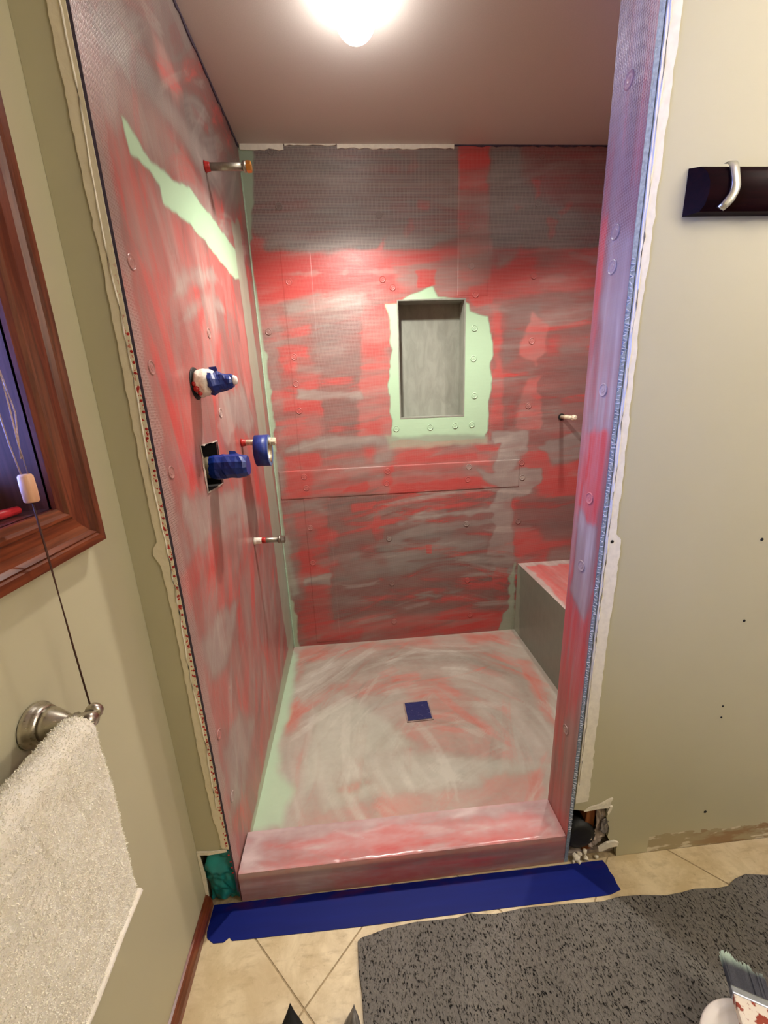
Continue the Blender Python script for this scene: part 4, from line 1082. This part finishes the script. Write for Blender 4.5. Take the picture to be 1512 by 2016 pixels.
obj('white_smear', lathe(bmesh.new(), [(0.0108, 0.008), (0.0122, 0.012), (0.0116, 0.026), (0.0107, 0.031)], 'x', 14), M['whiterag'], lo, True)
# stub on the back wall
t = thing('pipe_stub', 'cream pipe stub in the back wall above the bench', 'pipe', (1.466, B, 1.252))
obj('hole_ring', lathe(bmesh.new(), [(0.017, -0.0012), (0.0165, -0.0035), (0.0115, -0.003)], 'y', 18), M['dark'], t, True)
obj('pipe', lathe(bmesh.new(), [(0.0095, -0.0005), (0.0095, -0.045), (0.011, -0.047), (0.011, -0.055), (0.0095, -0.057), (0.0095, -0.115)], 'y', 16), M['cream_pipe'], t, True)
obj('end_cap', lathe(bmesh.new(), [(0.0125, -0.110), (0.0135, -0.113), (0.013, -0.130), (0.008, -0.134)], 'y', 8), M['cream_pipe'], t)
# tape roll hanging on the middle stub
RO, RI, RW = 0.056, 0.0385, 0.048
rx0 = 0.050; rz = 1.243+0.0105-RI-0.0015-0.0015
roll = thing('tape_roll', 'roll of blue masking tape hanging on a pipe stub', 'tape roll', (rx0, 0.647, rz))
def ring(ro, ri, x0, x1, seg=40):
    bm = bmesh.new(); L = [[bm.verts.new((x, r*math.cos(2*math.pi*k/seg), r*math.sin(2*math.pi*k/seg))) for k in range(seg)] for r, x in ((ro, x0), (ro, x1), (ri, x1), (ri, x0))]
    for i in range(4):
        a, b = L[i], L[(i+1) % 4]
        for k in range(seg): bm.faces.new((a[k], a[(k+1) % seg], b[(k+1) % seg], b[k]))
    return bm
obj('tape_winding', ring(RO, RI+0.003, 0, RW), M['bluetape'], roll)
obj('winding_side', ring(RO-0.0008, RI+0.0032, RW+0.0001, RW+0.0005), M['bluetape_side'], roll)
obj('core', ring(RI+0.0028, RI, 0.0005, RW-0.0005), M['core'], roll)
for p in roll.children:
    for q in p.data.polygons: q.use_smooth = abs(q.normal.x) < 0.5

def wrapped(name_, prof, mat, parent, seed, amp=0.10, seg=26, facet=False, squash=(1, 1), drop=0.0):
    """lumpy wrapped bundle around the x axis; prof = (x, r)"""
    bm = bmesh.new(); rings = []; xs = [p[0] for p in prof]
    n = 12; X = np.linspace(xs[0], xs[-1], n); R = np.interp(X, xs, [p[1] for p in prof])
    for i, x in enumerate(X):
        rg = []
        for k in range(seg):
            a = 2*math.pi*k/seg
            f = 1+amp*2*(float(fbm(np.array([x*70+math.cos(a)*1.3]), np.array([math.sin(a)*1.3+x*25]), seed, 2)[0])-0.5)
            rg.append(bm.verts.new((x, R[i]*f*math.cos(a)*squash[0], R[i]*f*math.sin(a)*squash[1]-drop*(x-xs[0]))))
        rings.append(rg)
    for a, b in zip(rings, rings[1:]):
        for k in range(seg): bm.faces.new((a[k], a[(k+1) % seg], b[(k+1) % seg], b[k]))
    bm.faces.new(rings[0][::-1]); bm.faces.new(rings[-1])
    return obj(name_, bm, mat, parent, not facet)
# diverter wrapped in rag and tape
dv = thing('wrapped_valve', 'valve stem wrapped in white rag and blue tape', 'valve', (0, 0.285, 1.432))
obj('hole_ring', lathe(bmesh.new(), [(0.041, 0.0006), (0.040, 0.0022), (0.030, 0.0025)], 'x', 22), M['black'], dv, True)
wrapped('rag', [(0.002, 0.027), (0.010, 0.034), (0.028, 0.035), (0.042, 0.030), (0.05, 0.026)], M['whiterag'], dv, 3, 0.16, drop=-0.05)
bm = bmesh.new()
for (yy, zz, xx, s) in ((-0.024, -0.014, 0.010, 0.008), (-0.026, -0.002, 0.006, 0.006), (-0.018, -0.025, 0.016, 0.006)):
    b2 = bmesh.new(); bmesh.ops.create_icosphere(b2, subdivisions=2, radius=s, matrix=Matrix.Translation((xx, yy-0.006, zz)))
    me = bpy.data.meshes.new('x'); b2.to_mesh(me); bm.from_mesh(me); b2.free()
obj('red_smear', bm, M['redpaint'], dv, True)
wrapped('tape_wrap', [(0.036, 0.030), (0.050, 0.030), (0.068, 0.023), (0.090, 0.018), (0.096, 0.016)], M['bluetape'], dv, 8, 0.22, 11, True, drop=-0.06)
bm = bmesh.new(); v = [bm.verts.new(p) for p in ((0.036, 0.004, 0.026), (0.060, 0.000, 0.026), (0.056, 0.004, 0.041), (0.036, 0.008, 0.040))]
bm.faces.new(v); o = obj('tape_tail', bm, M['bluetape'], dv); md = o.modifiers.new('thickness', 'SOLIDIFY'); md.thickness = 0.001
obj('stem_tip', lathe(bmesh.new(), [(0.011, 0.094), (0.0125, 0.099), (0.010, 0.105), (0.004, 0.107)], 'x', 14, (0, 0, 0.0055)), M['whiteplastic'], dv, True)
# main valve in the square cut-out
mv = thing('taped_valve', 'mixing valve wrapped in blue tape in the square wall cut-out', 'valve', (0, 0.312, 1.208))
obj('valve_body', lathe(bmesh.new(), [(0.030, -0.068), (0.030, -0.010), (0.026, 0.012)], 'x', 18), plain('dull_brass', srgb(96, 84, 60), 0.5), mv, True)
wrapped('tape_wrap', [(-0.004, 0.030), (0.012, 0.034), (0.040, 0.033), (0.068, 0.034), (0.090, 0.031), (0.100, 0.027)], M['bluetape'], mv, 15, 0.14, 12, True)
bm = bmesh.new(); v = [bm.verts.new(p) for p in ((0.050, 0.002, 0.030), (0.078, 0.004, 0.029), (0.066, 0.008, 0.042), (0.050, 0.006, 0.044))]
bm.faces.new(v); o = obj('tape_tail', bm, M['bluetape'], mv); md = o.modifiers.new('thickness', 'SOLIDIFY'); md.thickness = 0.001

# ------------------------------------------------------------------ blue tape along the floor before the curb
edge = [on(x, y, 2, 0.0) for x, y in ((407,1776),(404,1800),(399,1836),(408,1848),(420,1858),(440,1856),(452,1846),(457,1853),(700,1826),(950,1794),(1196,1763),(1206,1760),(1222,1752),(1214,1740),(1208,1726),(1200,1716),(1196,1706),(1186,1694))]
pts = [(float(p[0]), float(min(p[1], -0.002))) for p in edge]
pts = [(max(x, XL+0.017), y) for x, y in pts]
o = obj('floor_tape', prism(bmesh.new(), pts, 2, 0.0003, 0.0016), M['floortape'])
tag(o, 'wide blue masking tape strip on the floor before the curb', 'tape')

# ------------------------------------------------------------------ mat
edge = [(716,2016),(712,1953),(706,1910),(704,1852),(712,1845),(730,1839),(760,1827),(820,1814),(880,1808),(900,1806),(924,1797),(950,1799),(977,1798),(1034,1786),(1070,1783),(1119,1778),(1183,1774),(1220,1764),(1264,1761),(1309,1762),(1341,1756),(1366,1749),(1414,1747),(1434,1743),(1440,1736),(1447,1729),(1467,1720),(1512,1722)]
P = [on(x, y, 2, 0.008) for x, y in edge]
pts = [(float(p[0]), float(p[1])) for p in P]
pts = [(pts[0][0]+0.01, -0.95)]+[(pts[0][0]+0.004, -0.55)]+pts+[(1.60, -0.098), (1.72, -0.10), (1.75, -0.16), (1.755, -0.55), (1.74, -0.95)]
bm = prism(bmesh.new(), pts, 2, 0.0006, 0.009)
o = obj('bath_mat', bm, M['mat']); tag(o, 'dark grey looped bath mat with wavy edge on the floor', 'mat')
md = o.modifiers.new('round', 'BEVEL'); md.width = 0.003; md.segments = 2; md.limit_method = 'ANGLE'

# ------------------------------------------------------------------ hook rail on the right wall
HR = thing('hook_rail', 'espresso wood hook rail with silver flip hooks on beige wall', 'hook rail')
def rail():
    bm = bmesh.new(); z0, z1 = 1.690, 1.768; rows = []
    prof = [(0.0005, z0), (0.022, z0), (0.028, z0+0.010), (0.031, z0+0.028), (0.030, z0+0.046), (0.025, z0+0.062), (0.016, z0+0.074), (0.0005, z1)]
    xa, xb = 1.054, 1.62
    for xe, s in ((xa, 1), (xb, -1)):
        rows.append([bm.verts.new((xe+s*d*0.75, -d, z)) for d, z in prof])
    n = len(prof)
    for i in range(n): bm.faces.new((rows[0][i], rows[0][(i+1) % n], rows[1][(i+1) % n], rows[1][i]))
    bm.faces.new(rows[0][::-1]); bm.faces.new(rows[1])
    return bm
o = obj('rail', rail(), M['espresso'], HR)
for q in o.data.polygons: q.use_smooth = abs(q.normal.x) < 0.3 and q.normal.z > -0.9
def hook():
    bm = bmesh.new(); path = [(0.010, 0.0155, 1.7705), (0.0115, 0.021, 1.7705), (0.011, 0.0285, 1.760), (0.010, 0.033, 1.748), (0.0105, 0.0365, 1.736), (0.0115, 0.0375, 1.726), (0.0105, 0.0370, 1.716), (0.006, 0.0355, 1.706), (0.000, 0.0335, 1.698), (-0.006, 0.031, 1.692)]
    w = [0.0088, 0.0092, 0.0090, 0.0086, 0.0086, 0.0092, 0.0094, 0.0090, 0.0082, 0.0074]
    R = []
    for i, ((dx, d, z), ww) in enumerate(zip(path, w)):
        tx = 0.30 if i > 6 else 0.0
        R.append([bm.verts.new((dx-ww, -d+0.0035, z+tx*0.010)), bm.verts.new((dx-ww*0.85, -d, z+tx*0.010)), bm.verts.new((dx, -d-0.0014, z)), bm.verts.new((dx+ww*0.85, -d, z-tx*0.010)), bm.verts.new((dx+ww, -d+0.0035, z-tx*0.010))])
    for a, b in zip(R, R[1:]):
        for k in range(5): bm.faces.new((a[k], a[(k+1) % 5], b[(k+1) % 5], b[k]))
    bm.faces.new(R[0][::-1]); bm.faces.new(R[-1])
    me = bpy.data.meshes.new('flip_hook'); bmesh.ops.recalc_face_normals(bm, faces=bm.faces); bm.to_mesh(me); bm.free(); me.materials.append(M['satin'])
    me.polygons.foreach_set('use_smooth', [True]*len(me.polygons)); return me
hk = hook()
for k in range(5):
    o = bpy.data.objects.new('flip_hook', hk); COL.objects.link(o); o.parent = HR; o.location = (1.112+0.105*k, 0, 0)

# ------------------------------------------------------------------ towel bar and towel on the left wall
TB = thing('towel_bar', 'brushed nickel towel bar on the left wall below the window', 'towel bar', (XL, -0.326, 0.936))
obj('wall_flange', lathe(bmesh.new(), [(0.031, 0.0005), (0.0325, 0.003), (0.032, 0.008), (0.029, 0.011), (0.0285, 0.014), (0.027, 0.017), (0.025, 0.020)], 'x', 36), M['nickel'], TB, True)
obj('post', lathe(bmesh.new(), [(0.0245, 0.020), (0.022, 0.028), (0.016, 0.040), (0.011, 0.050), (0.009, 0.055), (0.0125, 0.057), (0.013, 0.060), (0.010, 0.063), (0.012, 0.070), (0.012, 0.082), (0.008, 0.088)], 'x', 32), M['nickel'], TB, True)
obj('bar', tube(bmesh.new(), [(0.074, 0.012, 0.0), (0.074, -0.62, 0.0)], 0.008, 16), M['nickel'], TB, True)
obj('finial', lathe(bmesh.new(), [(0.007, 0.012), (0.0115, 0.014), (0.0125, 0.019), (0.011, 0.024), (0.006, 0.027), (0.002, 0.028)], 'y', 20, (0.074, 0, 0)), M['nickel'], TB, True)
obj('wall_flange', lathe(bmesh.new(), [(0.031, 0.0005), (0.0325, 0.003), (0.032, 0.008), (0.029, 0.011), (0.025, 0.020), (0.016, 0.040), (0.010, 0.055), (0.012, 0.082)], 'x', 24, (0, -0.60, 0)), M['nickel'], TB, True)
def towel():
    bz = 0.936; bx = XL+0.074; top = bz+0.0095
    # centre line of the cloth: back hem, over the bar, front hem  (x, z)
    cl = [(bx-0.030, 0.640), (bx-0.027, 0.76), (bx-0.024, 0.86), (bx-0.021, 0.915)]
    for k in range(9):
        a = math.pi*(1-k/8); cl.append((bx+0.0205*math.cos(a), bz+0.0205*math.sin(a)))
    cl += [(bx+0.0215, 0.90), (bx+0.022, 0.85), (bx+0.022, 0.78), (bx+0.021, 0.70), (bx+0.020, 0.65), (bx+0.020, 0.612)]
    cl = np.array(cl); seg = np.r_[0, np.cumsum(np.hypot(*np.diff(cl, axis=0).T))]; L = seg[-1]
    ns, ny = 300, 220
    sv = np.linspace(0, L, ns); X = np.interp(sv, seg, cl[:, 0]); Z = np.interp(sv, seg, cl[:, 1])
    tx = np.gradient(X); tz = np.gradient(Z); l = np.hypot(tx, tz); nx_, nz_ = -tz/l, tx/l       # outward
    Y = np.linspace(-0.3435, -0.80, ny)
    th = 0.0105
    S_, Yg = np.meshgrid(np.arange(ns), Y, indexing='ij')
    sw = sv[S_]
    terry_ = (fbm(sw*260, Yg*260, 5, 2)-0.5)*0.0026+(fbm(sw*34, Yg*34, 9, 3)-0.5)*0.0034
    fold = 0.003*np.sin(Yg*26+1.2)*np.clip((sw-L*0.52)/(L*0.4), 0, 1)
    yend = np.clip((-0.3435-Yg)/0.014, 0, 1); rnd_ = np.sqrt(1-(1-yend)**2)
    Yw = Yg+0.010*(fbm(sw*14, Yg*0+1, 3, 2)-0.5)*(1-yend*0.5)
    # crease lines pressed into the pile
    crease = np.zeros_like(sw)
    for yc, s0, s1 in ((-0.41, 0.50, 0.70), (-0.47, 0.52, 0.86), (-0.53, 0.55, 0.90), (-0.60, 0.5, 0.9)):
        w_ = yc+0.05*(sw/L-0.6)+0.006*(fbm(sw*40, sw*0, 3, 2)-0.5)
        crease += np.exp(-((Yg-w_)/0.003)**2)*((sw/L > s0) & (sw/L < s1))*0.0022*(fbm(sw*60, Yg*4, 8, 2) > 0.46)
    def side(sgn):
        o_ = sgn*th*0.5*rnd_+(terry_ - crease if sgn > 0 else terry_*0.5)*rnd_+fold
        return np.stack([X[S_]+nx_[S_]*o_, Yw, Z[S_]+nz_[S_]*o_], -1).reshape(-1, 3)
    # orientation: walking back->front, left normal points outward (away from bar)
    a, b = side(1), side(-1)
    V = np.vstack([a, b]); N = ns*ny; I = np.arange(N).reshape(ns, ny); q = []
    for off, fl in ((0, False), (N, True)):
        Q = np.stack([I[:-1, :-1], I[1:, :-1], I[1:, 1:], I[:-1, 1:]], -1).reshape(-1, 4)+off
        q.append(Q[:, ::-1] if fl else Q)
    def strip(idx): return np.stack([idx[:-1], idx[1:], idx[1:]+N, idx[:-1]+N], -1)
    q += [strip(I[:, 0]), strip(I[:, -1])[:, ::-1], strip(I[0, :])[:, ::-1], strip(I[-1, :])]
    me = bpy.data.meshes.new('towel'); me.from_pydata(V.tolist(), [], np.vstack(q).tolist()); me.update()
    bm = bmesh.new(); bm.from_mesh(me); bmesh.ops.recalc_face_normals(bm, faces=bm.faces); bm.to_mesh(me); bm.free()
    return me, (bx, L)
M['pile'] = plain('terry_loop', srgb(254, 248, 232), 0.95, 30, 0.06, 0.0, 0.001, spec=0.1)
me, _ = towel()
TW = thing('hand_towel', 'thick cream terry towel hung over the towel bar', 'towel', (0, 0, 0))
obj_me('terry_cloth', me, M['terry'], TW, True)
def pile(me, n=130000):
    """terry loops standing on the outer face of the cloth"""
    V = np.zeros(len(me.vertices)*3); me.vertices.foreach_get('co', V); V = V.reshape(-1, 3)
    Nn = np.zeros(len(me.vertices)*3); me.vertices.foreach_get('normal', Nn); Nn = Nn.reshape(-1, 3)
    half = len(V)//2; rg = np.random.default_rng(4)
    i = rg.integers(0, half, n); p = V[i]+rg.normal(0, 0.0008, (n, 3)); p[:, 0] -= 0.0004; k = Nn[i]
    t = rg.normal(0, 1, (n, 3)); t -= k*(t*k).sum(1)[:, None]; t /= np.linalg.norm(t, axis=1)[:, None]
    b = np.cross(k, t); Ln = rg.uniform(0.0008, 0.0019, n)[:, None]; wd = 0.00055
    lean = rg.normal(0, 0.9, (n, 1))
    q = np.stack([p-t*wd, p+t*wd, p+k*Ln+b*lean*Ln+t*wd*0.6, p+k*Ln+b*lean*Ln-t*wd*0.6], 1).reshape(-1, 3)
    m2 = bpy.data.meshes.new('terry_pile'); m2.vertices.add(4*n); m2.vertices.foreach_set('co', q.ravel())
    m2.loops.add(4*n); m2.loops.foreach_set('vertex_index', np.arange(4*n, dtype=np.int32)); m2.polygons.add(n); m2.polygons.foreach_set('loop_start', np.arange(0, 4*n, 4, dtype=np.int32))
    m2.update(calc_edges=True); return m2
o = obj_me('terry_pile', pile(me), M['pile'], TW); o['kind'] = 'stuff'
bx = XL+0.074
hemp = [(bx+0.0215+0.003*math.sin(y*26+1.2)+0.002, y, 0.612+0.002*math.sin(y*40)) for y in np.linspace(-0.3445, -0.798, 40)]
obj('hem', tube(bmesh.new(), hemp, 0.0062, 8), M['terry'], TW, True)

# ------------------------------------------------------------------ blind cord with wooden toggle
CXp, CYp = -0.050, -0.271
bc = thing('pull_cord', 'pull cord with pale wooden toggle hanging before the window', 'cord', (CXp, CYp, 1.276))
obj('toggle', lathe(bmesh.new(), [(0.0075, -0.0195), (0.0090, -0.018), (0.0093, 0.0), (0.0088, 0.0165), (0.0070, 0.019), (0.003, 0.0195)], 'z', 22), M['toggle'], bc, True)
up = [[(0.003, 0.002, 0.019), (0.002, 0.001, 0.06), (0.0, 0.006, 0.11), (-0.002, 0.008, 0.2), (-0.004, 0.004, 0.4), (-0.006, 0.0, 0.735)],
      [(-0.003, -0.002, 0.019), (-0.004, -0.006, 0.06), (-0.003, -0.010, 0.12), (-0.006, -0.012, 0.25), (-0.006, -0.006, 0.45), (-0.008, -0.004, 0.735)],
      [(0.001, 0.000, 0.040), (0.001, 0.006, 0.075), (0.0, 0.013, 0.10), (-0.002, 0.011, 0.14), (-0.004, 0.006, 0.19)]]
for u in up: obj('upper_cord', tube(bmesh.new(), u, 0.0010, 6), M['cord'], bc, True)
obj('lower_cord', tube(bmesh.new(), [(0.0, 0.0, -0.0195), (0.0, 0.0005, -0.10), (0.0, 0.0, -0.25), (0.0, 0.001, -0.372)], 0.0014, 6), M['darkcord'], bc, True)
hr = BOX('blind_headrail', (XL-0.01, XL+0.030+0.03, OY0+0.01, OY1-0.01, 2.012, 2.029), M['mahogany_h'], None, 0.002)
tag(hr, 'mahogany blind headrail in the top of the window', 'blind')
# red handle on the window sill
rh = thing('red_handle', 'red plastic handle lying on the window sill', 'tool', (-0.118, -0.26, OZ0+0.0072))
obj('grip', tube(bmesh.new(), [(0.0, 0.050, 0.0), (0.0, 0.046, 0.0), (-0.002, 0.02, 0.0005), (-0.006, -0.04, 0.0), (-0.010, -0.09, 0.0)], [0.003, 0.0062, 0.007, 0.007, 0.006], 12), M['redpen'], rh, True)
obj('shank', tube(bmesh.new(), [(-0.010, -0.09, 0.0), (-0.016, -0.17, 0.0)], 0.003, 8), M['galv'], rh, True)

# ------------------------------------------------------------------ things at the bottom edge
tub = thing('plastic_tub', 'round white plastic tub on the grey mat at the lower right', 'tub', (1.118, -0.466, 0.0095))
bm = lathe(bmesh.new(), [(0.090, 0.0), (0.096, 0.004), (0.104, 0.080), (0.104, 0.084)], 'z', 48); obj('body', bm, M['whiteplastic'], tub, True)
bm = lathe(bmesh.new(), [(0.104, 0.0842), (0.112, 0.085), (0.113, 0.095), (0.110, 0.099), (0.098, 0.0995), (0.094, 0.096), (0.088, 0.093), (0.02, 0.0925), (0.001, 0.0925)], 'z', 56); obj('lid', bm, M['whiteplastic'], tub, True)
br = thing('paint_brush', 'paint-smeared wide brush with dark bristles resting on white tub', 'brush', (0, 0, 0))
# brush frame: local z along bristles, x across the width, y thickness
bo = on(1480, 1966, 2, 0.134); zd = on(1460, 1903, 2, 0.130)-bo; zd /= np.linalg.norm(zd)
xd = np.cross(zd, [0, 0, 1.0]); xd /= np.linalg.norm(xd); yd = np.cross(zd, xd)
br.matrix_world = Matrix(((xd[0], yd[0], zd[0], bo[0]), (xd[1], yd[1], zd[1], bo[1]), (xd[2], yd[2], zd[2], bo[2]), (0, 0, 0, 1)))
def bristles():
    bm = bmesh.new(); r = random.Random(2)
    for k in range(420):
        x = r.uniform(-0.034, 0.034); y = r.uniform(-0.007, 0.007)
        Lb = 0.058+0.012*(-x/0.034)+r.uniform(-0.005, 0.004)+0.004*math.sin(x*240)
        sx = x*1.06
        vs = [bm.verts.new(p) for p in ((x-0.0011, y-0.0006, 0), (x+0.0011, y-0.0006, 0), (x, y+0.001, 0))]
        tt = [bm.verts.new(p) for p in ((sx-0.0008, y*1.2-0.0004, Lb), (sx+0.0008, y*1.2-0.0004, Lb), (sx, y*1.2+0.0007, Lb))]
        for i in range(3): bm.faces.new((vs[i], vs[(i+1) % 3], tt[(i+1) % 3], tt[i]))
        bm.faces.new(tt)
    return bm
o = obj('bristle_tuft', bristles(), M['bristle'], br); o['kind'] = 'stuff'
BOX('metal_band', (-0.0365, 0.0365, -0.010, 0.010, -0.012, 0.004), M['band'], br, 0.003)
BOX('ferrule', (-0.0355, 0.0355, -0.0095, 0.0095, -0.062, -0.011), M['ferrule'], br, 0.004)
obj('handle', lathe(bmesh.new(), [(0.010, -0.200), (0.014, -0.19), (0.012, -0.13), (0.016, -0.085), (0.020, -0.061)], 'z', 20), M['whiteplastic'], br, True)

def tent(name, label, cat, base, apex, ridge, mat, seed, amp=0.004):
    """peaked crumpled cloth: fan from an apex down to a ground outline"""
    t = 14; V = []; Fc = []; n = len(base)
    for j in range(t+1):
        f = j/t
        for k in range(n):
            b = base[k]; x = apex[0]+(b[0]-apex[0])*f; y = apex[1]+(b[1]-apex[1])*f; z = apex[2]+(b[2]-apex[2])*(f**0.85)
            w = amp*(float(fbm(np.array([k*1.7+seed]), np.array([f*4.0]), seed, 2)[0])-0.5)*2*f*(1-f)*3
            V.append((x+w, y+w*0.6, max(0.001, z)))
    for j in range(t):
        for k in range(n): Fc.append((j*n+k, j*n+(k+1) % n, (j+1)*n+(k+1) % n, (j+1)*n+k))
    Fc.append(tuple(range(t*n, t*n+n)))
    o = pyd(name, V, Fc, mat, None, True); tag(o, label, cat); return o
def ell(cx, cy, rx, ry, n=22, rot=0): return [(cx+rx*math.cos(2*math.pi*k/n)*math.cos(rot)-ry*math.sin(2*math.pi*k/n)*math.sin(rot), cy+rx*math.cos(2*math.pi*k/n)*math.sin(rot)+ry*math.sin(2*math.pi*k/n)*math.cos(rot), 0.001) for k in range(n)]
ap = on(571, 1974, 2, 0.10)
tent('black_cloth', 'peaked corner of black cloth on the tiles at the bottom edge', 'cloth', ell(ap[0]+0.005, ap[1]-0.085, 0.075, 0.075), ap, 0, M['blackbag'], 3)
ap = on(697, 1976, 2, 0.055)
tent('plastic_bag', 'crumpled grey plastic bag tip beside the grey mat', 'plastic bag', ell(ap[0]-0.010, ap[1]-0.075, 0.034, 0.080), ap, 0, M['clearbag'], 7, 0.008)
